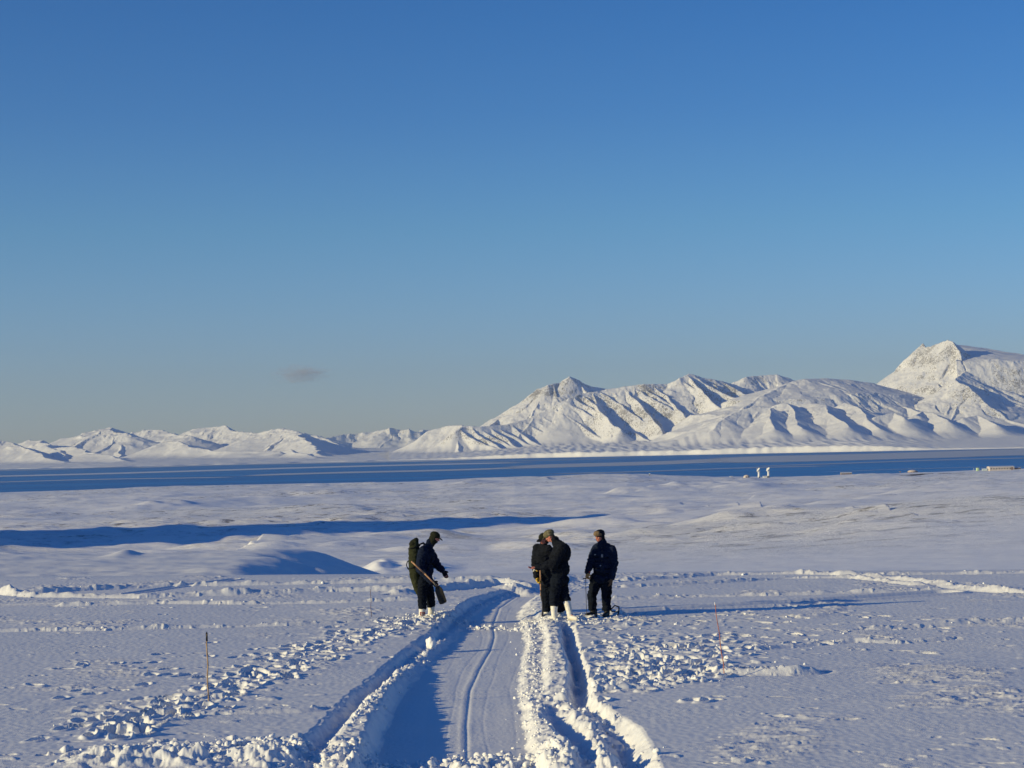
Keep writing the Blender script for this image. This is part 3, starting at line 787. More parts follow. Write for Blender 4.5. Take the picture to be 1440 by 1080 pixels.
def plain_left(X, Y):
    px = 720 + F * X / Y
    edge = SHORE + 700 + np.interp(px, [0, 180, 420, 600, 700], [-250, -250, 250, 300, 0]) + 120 * fbm(X / 300, Y / 2000, 3, 15)
    z = -6 + 12 * sstep(-1, .6, (Y - edge) / 60) + np.clip(Y - edge, 0, 3500) * .013 + 3 * fbm(X / 120, Y / 200, 4, 16) * sstep(0, 300, Y - edge)
    return z + np.clip(Y - 16500, 0, 6000) * .012
lf_ridges = [
 dict(pts=[(-160, 640, 15.2), (-90, 612, 15.8), (-20, 618, 16.0), (10, 620, 16.0), (30, 629, 15.5), (62, 640, 15.0), (95, 652, 14.4)], k=.36, R=900, sk=.42, spurs=[(300, -100, .27, 700, 12)]),
 dict(pts=[(22, 624, 18.2), (40, 619, 18.0), (56, 620, 17.6), (72, 629, 16.6), (96, 641, 15.6)], k=.40, R=800),
 dict(pts=[(70, 628, 19.2), (88, 617, 18.9), (112, 611, 18.6), (132, 606, 18.4), (150, 600.5, 18.2), (160, 606, 17.9), (186, 611, 17.6)], k=.36, R=1200, sk=.5, spurs=[(210, -92, .22, 1200, 12)]),
 dict(pts=[(165, 611, 20.2), (196, 606, 19.9), (224, 604, 19.6), (246, 611, 19.2), (268, 613, 18.8)], k=.34, R=1200, sk=.5, spurs=[(210, -92, .22, 900, 12)]),
 dict(pts=[(75, 630, 16.6), (100, 628, 16.3), (128, 636, 15.6), (160, 644, 14.8)], k=.40, R=1500),
 dict(pts=[(120, 638, 15.2), (150, 640, 14.9), (176, 648, 14.3)], k=.38, R=1500),
 dict(pts=[(200, 633, 17.2), (222, 624, 17.0), (236, 620, 16.8), (254, 621, 16.6), (266, 628, 16.3), (300, 634, 16.0), (350, 634, 15.7), (392, 635, 15.4)], k=.42, R=700, sk=.45, spurs=[(190, -104, .36, 500, 9)]),
 dict(pts=[(250, 612, 20.5), (278, 602, 20.2), (313, 598, 19.9), (322, 603, 19.7), (336, 606, 19.5), (356, 610, 19.2), (380, 616, 18.8)], k=.46, R=1000, sk=.5, spurs=[(240, -100, .34, 1200, 8)]),
 dict(pts=[(330, 622, 19.0), (352, 614, 18.7), (368, 607, 18.4), (392, 602.5, 18.1), (408, 603, 17.9), (422, 608, 17.6), (434, 619, 16.9), (446, 633, 15.9), (456, 642, 15.2)], k=.38, R=1100, sk=.5, spurs=[(230, -100, .25, 1000, 12)]),
 dict(pts=[(392, 636, 15.8), (404, 632, 15.6), (424, 638, 15.0), (446, 645, 14.5)], k=.40, R=1500),
 dict(pts=[(440, 612, 21.0), (456, 615, 20.8), (474, 624, 20.4), (500, 632, 20.0)], k=.4, R=900),
]
run_range('mountain', -170, 640, 12.3, 21.5, 900, 620, lf_ridges, plain_left, 500, 24, warp=50, rockk=-.06, shore=(7, 24, 20))
gl_ridges = [
 dict(pts=[(400, 612, 27), (430, 609, 27), (462, 616, 27), (482, 611, 27.4), (504, 609, 27.5), (524, 607, 27.5), (536, 603, 27.4), (548, 601, 27.3), (562, 604, 27.3), (580, 603.5, 27.2), (584, 612, 27.1), (596, 604, 27.6), (620, 606, 27.8), (660, 604, 28)], k=.5, R=1400, spurs=[(330, -80, .35, 1600, 14)]),
 dict(pts=[(450, 617, 23.5), (478, 622, 23.5), (496, 630, 23)], k=.4, R=900),
]
def plain_glacier(X, Y):
    return np.interp(Y, [21000, 24000, 26500, 29000], [15, 60, 120, 180]) + 6 * fbm(X / 400, Y / 500, 3, 18)
run_range('mountain', 330, 720, 21.0, 29.0, 420, 320, gl_ridges, plain_glacier, 700, 30, warp=80, rockk=-.1)

# ------------------------------------------------------------------ low air over the fjord
hz = NT('cold_air')
hz.t.nodes.remove(hz.b)
pv = hz.n('ShaderNodeVolumePrincipled')
pv.inputs['Color'].default_value = (.62, .78, 1.0, 1)
pv.inputs['Density'].default_value = 2.2e-5
pv.inputs['Anisotropy'].default_value = .2
hz.l(pv.outputs[0], hz.out.inputs['Volume'])
bm = bmesh.new()
bmesh.ops.create_cube(bm, size=1, matrix=Matrix.Translation((0, 14300, 645)) @ Matrix.Diagonal((30000, 29800, 1306, 1)))
haze = tag(link('haze', bm, hz.m, smooth=False), 'thin blue air between the fjord shore and the far mountains', 'haze', kind='stuff')

# ------------------------------------------------------------------ small cloud
cl = NT('cloud_vapour'); cl.t.nodes.remove(cl.b)
cv = cl.n('ShaderNodeVolumePrincipled'); cv.inputs['Color'].default_value = (.90, .84, .90, 1); cv.inputs['Anisotropy'].default_value = .1
tcn = cl.n('ShaderNodeTexCoord')
ln = cl.n('ShaderNodeVectorMath', operation='LENGTH'); cl.l(tcn.outputs['Object'], ln.inputs[0])
nzc = cl.noise(tcn.outputs['Object'], 2.6, 5, .62)
den = cl.math('SUBTRACT', cl.math('MULTIPLY', nzc, 2.2), cl.math('ADD', cl.math('MULTIPLY', ln.outputs['Value'], .95), .28))
den = cl.math('MULTIPLY', cl.math('MAXIMUM', den, 0.0), 3.0e-3)
cl.l(den, cv.inputs['Density']); cl.l(cv.outputs[0], cl.out.inputs['Volume'])
bm = bmesh.new(); bmesh.ops.create_icosphere(bm, subdivisions=3, radius=1)
cloud = tag(link('cloud', bm, cl.m), 'small faint lilac grey cloud low in the blue sky above the left mountains', 'cloud', kind='structure')
cp = at(424, 526, 33000); cloud.location = cp; cloud.scale = (560, 440, 200)
# ------------------------------------------------------------------ small mesh helpers
def align(p0, p1):
    p0, p1 = Vector(p0), Vector(p1); d = p1 - p0
    q = d.to_track_quat('Z', 'Y')
    return Matrix.Translation((p0 + p1) / 2) @ q.to_matrix().to_4x4(), d.length
def cone(bm, p0, p1, r0_, r1_, seg=12):
    mt, L = align(p0, p1)
    if L < 1e-5: return
    bmesh.ops.create_cone(bm, cap_ends=True, segments=seg, radius1=r0_, radius2=r1_, depth=L, matrix=mt)
def ball(bm, p, r, seg=12):
    bmesh.ops.create_uvsphere(bm, u_segments=seg, v_segments=max(6, seg // 2 + 2), radius=r, matrix=Matrix.Translation(Vector(p)))
def ell(bm, p, rad, axes=None, seg=16):
    mt = Matrix.Translation(Vector(p))
    if axes is not None: mt = mt @ Matrix((axes[0], axes[1], axes[2])).transposed().to_4x4()
    bmesh.ops.create_uvsphere(bm, u_segments=seg, v_segments=seg // 2 + 2, radius=1, matrix=mt @ Matrix.Diagonal((*rad, 1)))
def chain(bm, pts, seg=12):
    for i, (p, r) in enumerate(pts):
        ball(bm, p, r, seg)
        if i: cone(bm, pts[i - 1][0], p, pts[i - 1][1], r, seg)
def box(bm, c, s, rot=None, bevel=0):
    mt = Matrix.Translation(Vector(c)) @ (rot.to_4x4() if rot else Matrix()) @ Matrix.Diagonal((*s, 1))
    g = bmesh.ops.create_cube(bm, size=1, matrix=mt)
    if bevel:
        es = list({e for v in g['verts'] for e in v.link_edges})
        bmesh.ops.bevel(bm, geom=es, offset=bevel, segments=2, affect='EDGES')
def rod(bm, pts, r, seg=8):
    for a, b in zip(pts[:-1], pts[1:]): cone(bm, a, b, r, r, seg)
    for p in pts[1:-1]: ball(bm, p, r, seg)
def lathe(bm, prof, seg=24, c=(0, 0)):
    rings = []
    for r, z in prof:
        rings.append([bm.verts.new((c[0] + r * math.cos(2 * math.pi * k / seg), c[1] + r * math.sin(2 * math.pi * k / seg), z)) for k in range(seg)])
    for a, b in zip(rings[:-1], rings[1:]):
        for k in range(seg): bm.faces.new((a[k], a[(k + 1) % seg], b[(k + 1) % seg], b[k]))
    bm.faces.new(rings[0][::-1]); bm.faces.new(rings[-1])

# ------------------------------------------------------------------ marker stakes in the snow
def stake(foot, top, r0_, r1_, mat, name, label, capmat=None, caplen=0, group=None):
    x, y = on_plain(*foot); z = gz(x, y)
    root = tag(empty(name, (x, y, z)), label, 'marker stake', group)
    s = F / y
    c, s_ = math.cos(ROLL), math.sin(ROLL)
    dx, dz = top[0] - foot[0], foot[1] - top[1]
    p = Vector(((dx * c + dz * s_) / s, 0, (-dx * s_ + dz * c) / s))
    n = 7
    bend = [p * (k / n) + Vector((.006 * math.sin(k * 1.9), .005 * math.cos(k * 1.3), 0)) for k in range(n + 1)]
    bend[0] = Vector((0, 0, -.25)); 
    bm = bmesh.new()
    kk = n if not capmat else n
    for k in range(n):
        ra = r0_ + (r1_ - r0_) * k / n; rb = r0_ + (r1_ - r0_) * (k + 1) / n
        cone(bm, bend[k], bend[k + 1], ra, rb, 10)
        if k: cone(bm, bend[k] - Vector((0, 0, .004)), bend[k] + Vector((0, 0, .004)), ra * 1.18, ra * 1.18, 10)   # cane node
    link('shaft', bm, mat, root)
    if capmat:
        bm = bmesh.new(); u = p.normalized()
        cone(bm, p - u * caplen, p + u * .012, r1_ * 1.55, r1_ * 1.45, 12); cone(bm, p + u * .012, p + u * .03, r1_ * 1.45, r1_ * .5, 12)
        link('tip', bm, capmat, root)
    return root
SG = 'thin marker stakes standing in the snow'
stake((293, 987), (290, 886), .0105, .0095, M['bamboo'], 'marker_stake', 'upright bamboo stake with a black taped top, left of the track', M['tape'], .10, SG)
stake((1019, 950), (1006, 853), .0075, .006, M['orange'], 'marker_stake', 'leaning thin orange red wand with white tip, right of the track', M['reflect'], .018, SG)
stake((522, 867), (521, 828), .005, .0045, M['rust'], 'marker_stake', 'short very thin dark stake left of the man with the olive bag', None, 0, SG)

# ------------------------------------------------------------------ station buildings on the far brow
FAR_D = 2230.0
def far_root(name, px, label, cat, group=None, d=FAR_D, dz=0.0):
    x = (px - 720) / F * d
    return tag(empty(name, (x, d, gz(x, d) + dz)), label, cat, group)
MPX = FAR_D / F     # metres per photo pixel out there
def antenna(px, label, d, az):
    rt_ = far_root('radio_telescope', px, label, 'radio telescope', 'twin white radio telescopes', d)
    bm = bmesh.new(); lathe(bm, [(2.0, -1.5), (1.9, .4), (1.5, .8), (1.15, 4.6), (1.2, 6.3), (1.4, 6.5), (1.4, 6.9)], 28); link('pedestal', bm, M['antenna'], rt_)
    bm = bmesh.new(); box(bm, (0, 0, 7.5), (2.6, 2.4, 1.25), bevel=.12)
    box(bm, (-.9, 0, 8.5), (.45, 1.8, 1.5), bevel=.08); box(bm, (.9, 0, 8.5), (.45, 1.8, 1.5), bevel=.08); link('yoke', bm, M['antenna'], rt_)
    ax = Vector(az).normalized(); q = ax.to_track_quat('Z', 'Y').to_matrix().to_4x4()
    bm = bmesh.new(); seg = 36
    prof = [(.25, 0), (.9, .10), (1.6, .36), (2.2, .72), (2.6, 1.0), (2.64, .95), (2.2, .60), (1.6, .22), (.9, -.08), (.25, -.2)]
    lathe(bm, prof, seg)
    bmesh.ops.transform(bm, matrix=Matrix.Translation((0, 0, 9.0)) @ q, verts=bm.verts); dish = link('dish', bm, M['antenna'], rt_)
    bm = bmesh.new()
    for k in range(4):
        a = math.pi / 4 + k * math.pi / 2
        cone(bm, (2.2 * math.cos(a), 2.2 * math.sin(a), .72), (.25 * math.cos(a), .25 * math.sin(a), 2.7), .05, .05, 6)
    cone(bm, (0, 0, 2.6), (0, 0, 2.85), .5, .35, 12); cone(bm, (0, 0, -1.4), (0, 0, .1), .9, .6, 14)
    bmesh.ops.transform(bm, matrix=Matrix.Translation((0, 0, 9.0)) @ q, verts=bm.verts); link('feed_support', bm, M['antenna'], rt_)
    bm = bmesh.new(); box(bm, (0, -2.23, .9), (.9, .08, 1.9)); link('door', bm, M['window'], rt_)
    return rt_
antenna(1064, 'white radio telescope with a tilted dish, the left one of the pair', 2236, (-.75, -.2, .55))
antenna(1077.5, 'white radio telescope beside a low service building, the right one of the pair', 2226, (-.72, -.3, .6))

def hut(name, px, w_, dep, h, roof_h, wall, roof, label, cat, nwin=0, rot=.06, group=None, door=True, d=FAR_D, dz=0.0):
    rt_ = far_root(name, px, label, cat, group, d, dz); rt_.rotation_euler = (0, 0, rot)
    bm = bmesh.new()
    sec = [(-dep / 2, -.6), (dep / 2, -.6), (dep / 2, h), (0, h + roof_h - .06), (-dep / 2, h)]
    a = [bm.verts.new((-w_ / 2, y, z)) for y, z in sec]; b = [bm.verts.new((w_ / 2, y, z)) for y, z in sec]
    bm.faces.new(a[::-1]); bm.faces.new(b)
    for k in range(5): bm.faces.new((a[k], a[(k + 1) % 5], b[(k + 1) % 5], b[k]))
    link('wall', bm, wall, rt_, False)
    bm = bmesh.new()
    for sgn in (-1, 1):
        L = math.hypot(dep / 2 + .25, roof_h * (dep / 2 + .25) / (dep / 2)); ang = math.atan2(roof_h, dep / 2)
        cy = sgn * (dep / 2 + .25) / 2; cz = h + roof_h / 2 + .10 - roof_h * .25 / dep
        box(bm, (0, cy, cz), (w_ + .5, L, .14), Matrix.Rotation(-sgn * ang, 3, 'X'))
    link('roof', bm, roof, rt_, False)
    for k in range(nwin):
        x = -w_ / 2 + w_ * (k + .5 + .0) / (nwin + (1 if door else 0))
        bm = bmesh.new(); box(bm, (x, -dep / 2 - .02, h * .56), (min(1.3, w_ / (nwin + 1) * .55), .05, h * .34)); link('window', bm, M['window'], rt_, False)
    if door:
        bm = bmesh.new(); box(bm, (w_ / 2 - max(.8, w_ * .12), -dep / 2 - .02, min(1.05, h * .45)), (1.0, .06, min(2.1, h * .85))); link('door', bm, M['window'], rt_, False)
    return rt_
hut('service_building', 1073, 5.4, 3.4, 1.7, .4, M['antenna'], M['roofm'], 'low white flat service building between the two telescopes', 'building', 2, .02, d=2224)
hut('storage_hut', 1025, 3.0, 2.4, 1.7, .5, M['antenna'], M['roofm'], 'tiny white hut on the brow, leftmost building by the telescopes', 'hut', 1)
# rounded pale shelter
rt_ = far_root('round_shelter', 1046.5, 'small round topped pale pink shelter left of the telescopes', 'hut')
bm = bmesh.new(); prof = []
n = 14
for k in range(n + 1):
    a = math.pi * k / n; prof.append((-3.6 * math.cos(a) , 3.9 * math.sin(a) ** .75))
fr = [bm.verts.new((x, -2.6, z)) for x, z in prof]; bk = [bm.verts.new((x, 2.6, z)) for x, z in prof]
for k in range(n): bm.faces.new((fr[k], fr[k + 1], bk[k + 1], bk[k]))
bm.faces.new(fr[::-1]); bm.faces.new(bk)
link('shell', bm, M['hut'], rt_)
bm = bmesh.new(); box(bm, (-.6, -2.63, 1.1), (1.6, .06, 2.2)); link('door', bm, M['pink'], rt_, False)
bm = bmesh.new(); box(bm, (1.6, -2.63, 1.5), (1.0, .06, .8)); link('window', bm, M['window'], rt_, False)
hut('field_cabin', 1186.5, 12.5, 5, 1.6, .9, M['pink'], M['roofm'], 'long low dark cabin with a snowy roof alone on the brow', 'cabin', 4)
# round low building
rt_ = far_root('round_building', 1280, 'low round brown building with a shallow domed roof', 'building')
bm = bmesh.new(); lathe(bm, [(5.7, -.6), (5.7, 2.0), (5.5, 2.05)], 32); link('wall', bm, M['pink'], rt_, False)
bm = bmesh.new(); lathe(bm, [(6.0, 2.06), (5.2, 2.9), (3.6, 3.6), (1.6, 3.95), (.2, 4.0)], 32); link('roof', bm, M['hut'], rt_)
for k in range(3):
    a = -math.pi / 2 + (k - 1) * .5; bm = bmesh.new(); box(bm, (5.72 * math.cos(a), 5.72 * math.sin(a), 1.1), (.9, .08, .9), Matrix.Rotation(a + math.pi / 2, 3, 'Z')); link('window', bm, M['window'], rt_, False)
# post beside it
rt_ = far_root('mast_box', 1262.5, 'small red brown box on a post left of the round building', 'utility box')
bm = bmesh.new(); cone(bm, (0, 0, -.4), (0, 0, 1.6), .16, .16, 8); link('post', bm, M['steel'], rt_)
bm = bmesh.new(); box(bm, (0, 0, 2.1), (1.7, 1.2, 1.1), bevel=.06); link('box', bm, M['pink'], rt_, False)
rt_ = hut('hangar', 1403.5, 28.5, 12, 3.9, 1.0, M['hut'], M['roofm'], 'long pale hangar with a row of dark windows beside the gravel road', 'hangar', 8, .05)
bm = bmesh.new(); box(bm, (11.6, -6.06, 1.8), (2.6, .08, 3.2)); link('gate', bm, M['pink'], rt_, False)
hut('annex_shed', 1427, 6.6, 6, 2.2, .5, M['pink'], M['roofm'], 'small dark shed just right of the long hangar', 'shed', 2, .05)
# pale green tank
rt_ = far_root('fuel_tank', 1371.5, 'small pale green storage tank left of the long hangar', 'tank')
bm = bmesh.new(); lathe(bm, [(2.0, -.3), (2.0, 3.2), (1.7, 3.5), (.4, 3.7)], 22); link('shell', bm, M['green'], rt_)
bm = bmesh.new(); rod(bm, [(-1.2, -1.75, 0), (-1.2, -1.75, 3.9), (-.6, -.9, 3.9)], .09, 6); link('ladder', bm, M['steel'], rt_)
rt_ = far_root('shipping_container', 1381, 'pale blue white container between the green tank and the hangar', 'container')
bm = bmesh.new(); box(bm, (0, 0, 1.3), (6.0, 2.4, 2.6), bevel=.05)
for k in range(14): box(bm, (-2.75 + k * .423, -1.2, 1.3), (.16, .08, 2.3))
link('body', bm, M['pale_blue'], rt_, False)
bm = bmesh.new(); box(bm, (-3.02, 0, 1.3), (.06, 2.1, 2.3)); link('door', bm, M['white'], rt_, False)
rt_ = far_root('signal_post', 1366, 'thin white post left of the green tank', 'post')
bm = bmesh.new(); cone(bm, (0, 0, -.4), (0, 0, 2.6), .2, .16, 8); link('shaft', bm, M['white'], rt_)
bm = bmesh.new(); box(bm, (0, 0, 2.9), (.5, .5, .6), bevel=.05); link('head', bm, M['white'], rt_, False)
rt_ = far_root('survey_marker', 910.5, 'tiny white marker on the middle of the brow', 'marker', d=2150)
bm = bmesh.new(); cone(bm, (0, 0, -.4), (0, 0, 1.5), .5, .45, 10); link('post', bm, M['steel'], rt_)
bm = bmesh.new(); box(bm, (0, 0, 1.9), (1.5, .5, .9), bevel=.05); link('panel', bm, M['white'], rt_, False)

# gravel road along the brow
rp_ = [(1232, 1905), (1270, 1965), (1310, 2010), (1360, 2035), (1440, 2050), (1560, 2060), (1700, 2060)]
n = 160; gx = np.zeros((3, n)); gy = np.zeros((3, n)); gzz = np.zeros((3, n))
for i in range(n):
    f = i / (n - 1) * (len(rp_) - 1); k = min(int(f), len(rp_) - 2); f -= k
    px = rp_[k][0] * (1 - f) + rp_[k + 1][0] * f; d = rp_[k][1] * (1 - f) + rp_[k + 1][1] * f
    for j in range(3):
        y = d + (j - 1) * 13.0 * min(1, .15 + i / 40); x = (px - 720) / F * d
        gx[j, i] = x; gy[j, i] = y; gzz[j, i] = max(gz(x, y), gz(x, y - 5), gz(x, y + 5)) + .35
tag(grid_mesh('road', gx, gy, gzz, M['road']), kind='structure')

# ------------------------------------------------------------------ distinct blocks of snow
def snow_block(px, py, w_, h_, label, seed):
    x, y = on_plain(px, py); z = gz(x, y)
    bm = bmesh.new(); bmesh.ops.create_icosphere(bm, subdivisions=4, radius=1)
    for v in bm.verts:
        c = v.co.copy(); mxx = max(abs(c.x), abs(c.y), abs(c.z)); c = c.lerp(c / mxx, .42)
        a = float(perlin(np.array([c.x * 1.4 + seed]), np.array([c.y * 1.4 + c.z * 1.1 + seed * 3]), seed)[0]); b_ = float(perlin(np.array([c.x * 4 + c.z * 3 + seed]), np.array([c.y * 4 - c.z]), seed + 1)[0])
        v.co = Vector((c.x * w_ / 2, c.y * w_ * .42, c.z * h_ / 2)) * (1 + .28 * a + .10 * b_)
    o = link('snow_block', bm, M['lump']); o.location = (x, y, z + h_ * .34); o.rotation_euler = (.1 * seed % .4, .2, seed * 1.3)
    return tag(o, label, 'snow block', 'larger blocks of thrown up snow')
snow_block(606, 905, .17, .22, 'pointed white block of snow standing on the left ridge of the track', 2)
snow_block(785, 1049, .15, .15, 'small white lump of snow on the near pile at the track right edge', 4)
snow_block(598, 914, .12, .08, 'low flat lump of snow just left of and below the pointed block', 6)
# ------------------------------------------------------------------ people
from mathutils.bvhtree import BVHTree
def solid(name, bm, voxel, mat, parent, smooth=3, wrinkle=None):
    """overlapping closed pieces -> one continuous smooth surface"""
    me = bpy.data.meshes.new(name); bm.to_mesh(me); bm.free()
    o = bpy.data.objects.new(name, me); COL.objects.link(o)
    r = o.modifiers.new('r', 'REMESH'); r.mode = 'VOXEL'; r.voxel_size = voxel; r.adaptivity = 0
    if smooth:
        s = o.modifiers.new('s', 'SMOOTH'); s.factor = .5; s.iterations = smooth
    dg = bpy.context.evaluated_depsgraph_get()
    me2 = bpy.data.meshes.new_from_object(o.evaluated_get(dg))
    o.modifiers.clear(); o.data = me2; bpy.data.meshes.remove(me); me2.name = name
    n = len(me2.vertices)
    if wrinkle:
        amp, sc, seed = wrinkle
        co = np.empty(n * 3, np.float32); me2.vertices.foreach_get('co', co); co = co.reshape(-1, 3)
        no = np.empty(n * 3, np.float32); me2.vertices.foreach_get('normal', no); no = no.reshape(-1, 3)
        w1 = ridged(co[:, 0] * sc + co[:, 1] * sc * .8, co[:, 2] * sc * 1.7 + co[:, 1] * 2, 3, seed) - .9
        w2 = perlin(co[:, 0] * sc * .6 - co[:, 1] * sc * .5, co[:, 2] * sc * .7, seed + 4)
        co = co + no * (amp * (w1 + .9 * w2))[:, None]
        me2.vertices.foreach_set('co', co.ravel().astype(np.float32)); me2.update()
    me2.polygons.foreach_set('use_smooth', [True] * len(me2.polygons))
    me2.materials.clear(); me2.materials.append(mat)
    o.parent = parent
    return o

class Man:
    def __init__(s, bx, by, label, nudge=0.0):
        x, y = on_plain(bx, by); s.bx, s.by, s.S = bx, by, F / y
        s.root = tag(empty('person', (x, y, max(gz(x, y), SNOW_Z + TILT * x - .02) + nudge)), label, 'person', 'men working beside the track')
    def j(s, px, py, y=0.0):
        dx, dz = px - s.bx, s.by - py; c, n = math.cos(ROLL), math.sin(ROLL)
        return Vector(((dx * c + dz * n) / s.S, y, (-dx * n + dz * c) / s.S))
def c1(cx, cy): return 560 + cx / 7.2, 730 + cy / 7.2
def c2(cx, cy): return 730 + cx / 7.2, 730 + cy / 7.2

def frame(face):
    f = Vector(face).normalized(); l = Vector((0, 0, 1)).cross(f).normalized(); u = f.cross(l).normalized()
    return l, f, u                       # l = the person's left
def hand(bm, wrist, direc, normal, side, curl, k=1.0, fat=1.0):
    """palm, four unequal jointed fingers, and a thumb from the side of the palm"""
    d = Vector(direc).normalized(); n = Vector(normal); n = (n - d * n.dot(d)).normalized(); t = d.cross(n) * side
    w = Vector(wrist)
    for q in (-1, -.33, .33, 1):
        chain(bm, [(w + t * .014 * q * k, .019 * k * fat), (w + d * .085 * k + t * .030 * q * k, .0155 * k * fat)], 8)
    for i, (q, L) in enumerate(zip((1.05, .36, -.34, -1.02), (.066, .076, .071, .055))):
        p = w + d * .088 * k + t * .030 * q * k; a = 0; pts = [(p, .0115 * k * fat)]
        for s_, f_ in ((.44, .6), (.32, 1.0), (.24, .8)):
            a += curl * f_ * (1 + .08 * i); dd = d * math.cos(a) + n * math.sin(a)
            p = p + dd * L * s_ * k * 1.15; pts.append((p, (.0108 - .0012 * len(pts)) * k * fat))
        chain(bm, pts, 8)
    p = w + d * .030 * k + t * .034 * k
    chain(bm, [(p, .014 * k * fat), (p + (d * .6 + t * .75 + n * .25).normalized() * .036 * k, .0125 * k * fat), (p + (d * .85 + t * .75 + n * .6).normalized() * .066 * k, .0098 * k * fat)], 8)

def build(m, J, face, body_face, mats, boot_h, wrinkle_seed, toe, glove=None, bare=(False, False), curls=(.5, .5), palms=None, tall=1.0):
    """J: joints in the person's own metres. L / R are the person's sides."""
    l, f, u = frame(face); bl = Vector((0, 0, 1)).cross(Vector(body_face)).normalized(); bf = Vector((bl.y, -bl.x, 0)) * -1
    bf = Vector((body_face[0], body_face[1], 0)).normalized()
    spine = (J['neck'] - J['pelvis']).normalized(); bax = (bl, spine.cross(bl).normalized() * -1, spine)
    head = J['head']; pel, che, nek = J['pelvis'], J['chest'], J['neck']
    bm = bmesh.new()
    ell(bm, pel, (.155, .105, .13), bax); ell(bm, pel.lerp(che, .5), (.14, .10, .17), bax); ell(bm, che, (.165, .11, .19), bax)
    chain(bm, [(che, .09), (nek, .058), (head - u * .05, .056)])
    ell(bm, head + u * .012 - f * .008, (.073, .094, .110), (l, f, u), 20)
    ell(bm, head - u * .058 + f * .022, (.054, .062, .056), (l, f, u), 14)                    # jaw
    chain(bm, [(head + f * .088 + u * .018, .011), (head + f * .108 - u * .020, .016)], 8)     # nose
    for s_ in (-1, 1):
        ell(bm, head + l * s_ * .072 - u * .006 - f * .01, (.012, .022, .032), (l, f, u), 10)    # ears
        ell(bm, head + l * s_ * .032 + f * .070 - u * .024, (.022, .020, .020), (l, f, u), 10)   # cheeks
    for s_ in 'LR':
        chain(bm, [(J['sh' + s_], .068), (J['el' + s_], .046), (J['wr' + s_], .030)])
        chain(bm, [(J['hip' + s_], .088), (J['kn' + s_], .060), (J['an' + s_], .034)])
        chain(bm, [(che.lerp(J['sh' + s_], .3), .07), (J['sh' + s_], .068)]); chain(bm, [(pel, .1), (J['hip' + s_], .088)])
        td = Vector(toe[s_]).normalized(); chain(bm, [(J['an' + s_], .034), (J['an' + s_] + td * .12 - Vector((0, 0, .045)), .022)])
        hd, hn = J['ha' + s_], palms[s_] if palms else bf
        hand(bm, J['wr' + s_], hd, hn, (-1 if s_ == 'L' else 1) * (1 if True else 1), curls[0 if s_ == 'L' else 1])
    body = solid('body', bm, .0085, M['cold_skin'] if 'face' not in mats else mats['face'], m.root, 2)
    for s_ in (-1, 1):
        bm = bmesh.new(); ball(bm, head + l * s_ * .031 + f * .083 + u * .022, .0105, 10); link('eye', bm, M['eye'], body)
    bm = bmesh.new(); chain(bm, [(head + f * .080 - u * .056 + l * .022, .006), (head + f * .088 - u * .055, .0075), (head + f * .080 - u * .056 - l * .022, .006)], 8); link('mouth', bm, M['lip'], body)
    lg = J.get('leg', .96)
    # trousers
    bm = bmesh.new(); ell(bm, pel, (.20, .158, .17), bax); ell(bm, pel + spine * .10, (.19, .15, .14), bax)
    for s_ in 'LR':
        an, kn, hp = J['an' + s_], J['kn' + s_], J['hip' + s_]; cuff = an.lerp(kn, boot_h['cuff' + s_] if 'cuff' + s_ in boot_h else boot_h['cuff'])
        chain(bm, [(hp, .135), (hp.lerp(kn, .5), .124 * lg), (kn, .108 * lg), (kn.lerp(cuff, .5), .102 * lg)]); cone(bm, kn.lerp(cuff, .5), cuff, .102 * lg, .096 * lg, 14)
        chain(bm, [(pel, .15), (hp, .13)])
    trousers = solid('trousers', bm, .013, mats['trousers'], m.root, 4, (.015, 8, wrinkle_seed))
    # jacket
    bm = bmesh.new()
    hem = pel - spine * J.get('hem', .06)
    bk = J.get('bulk', 1.0)
    ell(bm, hem.lerp(pel, .5), (.215, .172 * bk, .13), bax); ell(bm, pel.lerp(che, .35), (.21, .165 * bk, .20), bax); ell(bm, che - spine * .04, (.215, .165 * bk, .21), bax)
    ell(bm, che.lerp(nek, .45), (.17, .115, .12), bax); chain(bm, [(che.lerp(nek, .6), .105), (nek - (nek - che) * .02, .086)])
    chain(bm, [(nek - spine * .02, .088), (nek.lerp(head, .20) - f * .012, .086)])                                # stand-up collar
    for s_ in 'LR': chain(bm, [(che.lerp(nek, .80), .088), (che.lerp(nek, .62).lerp(J['sh' + s_], .62) + spine * .01, .092), (J['sh' + s_], .09)])      # shoulder slope
    for s_ in 'LR':
        sh, el_, wr = J['sh' + s_], J['el' + s_], J['wr' + s_]; d = (wr - el_).normalized()
        chain(bm, [(che.lerp(sh, .45), .125), (sh, .098), (sh.lerp(el_, .5), .096), (el_, .088), (el_.lerp(wr, .5), .077), (wr - d * .012, .062)])
    jacket = solid('jacket', bm, .012, mats['jacket'], m.root, 3, (.015, 8, wrinkle_seed + 20))
    # boots
    for s_ in 'LR':
        an, kn = J['an' + s_], J['kn' + s_]; top = (boot_h['cuff' + s_] if 'cuff' + s_ in boot_h else boot_h['cuff']) + .08; td = Vector(toe[s_]).normalized(); upz = Vector((0, 0, 1))
        bm = bmesh.new(); heel = an - td * .035; base = an.z
        foot = lambda k, z, r: (an + td * k + upz * z, r)
        chain(bm, [foot(-.045, -.045, .048), foot(.05, -.045, .050), foot(.15, -.052, .046), foot(.185, -.055, .040)], 12)
        chain(bm, [foot(-.02, -.02, .062), (an.lerp(kn, top * .5), .068 * boot_h['fat'])], 14); cone(bm, an.lerp(kn, top * .5), an.lerp(kn, top), .068 * boot_h['fat'], .076 * boot_h['fat'], 16)
        bt = solid('boot', bm, .010, mats['boots'], m.root, 2, (.003, 12, wrinkle_seed + 30))
        J['boot' + s_] = bt
        bm = bmesh.new()
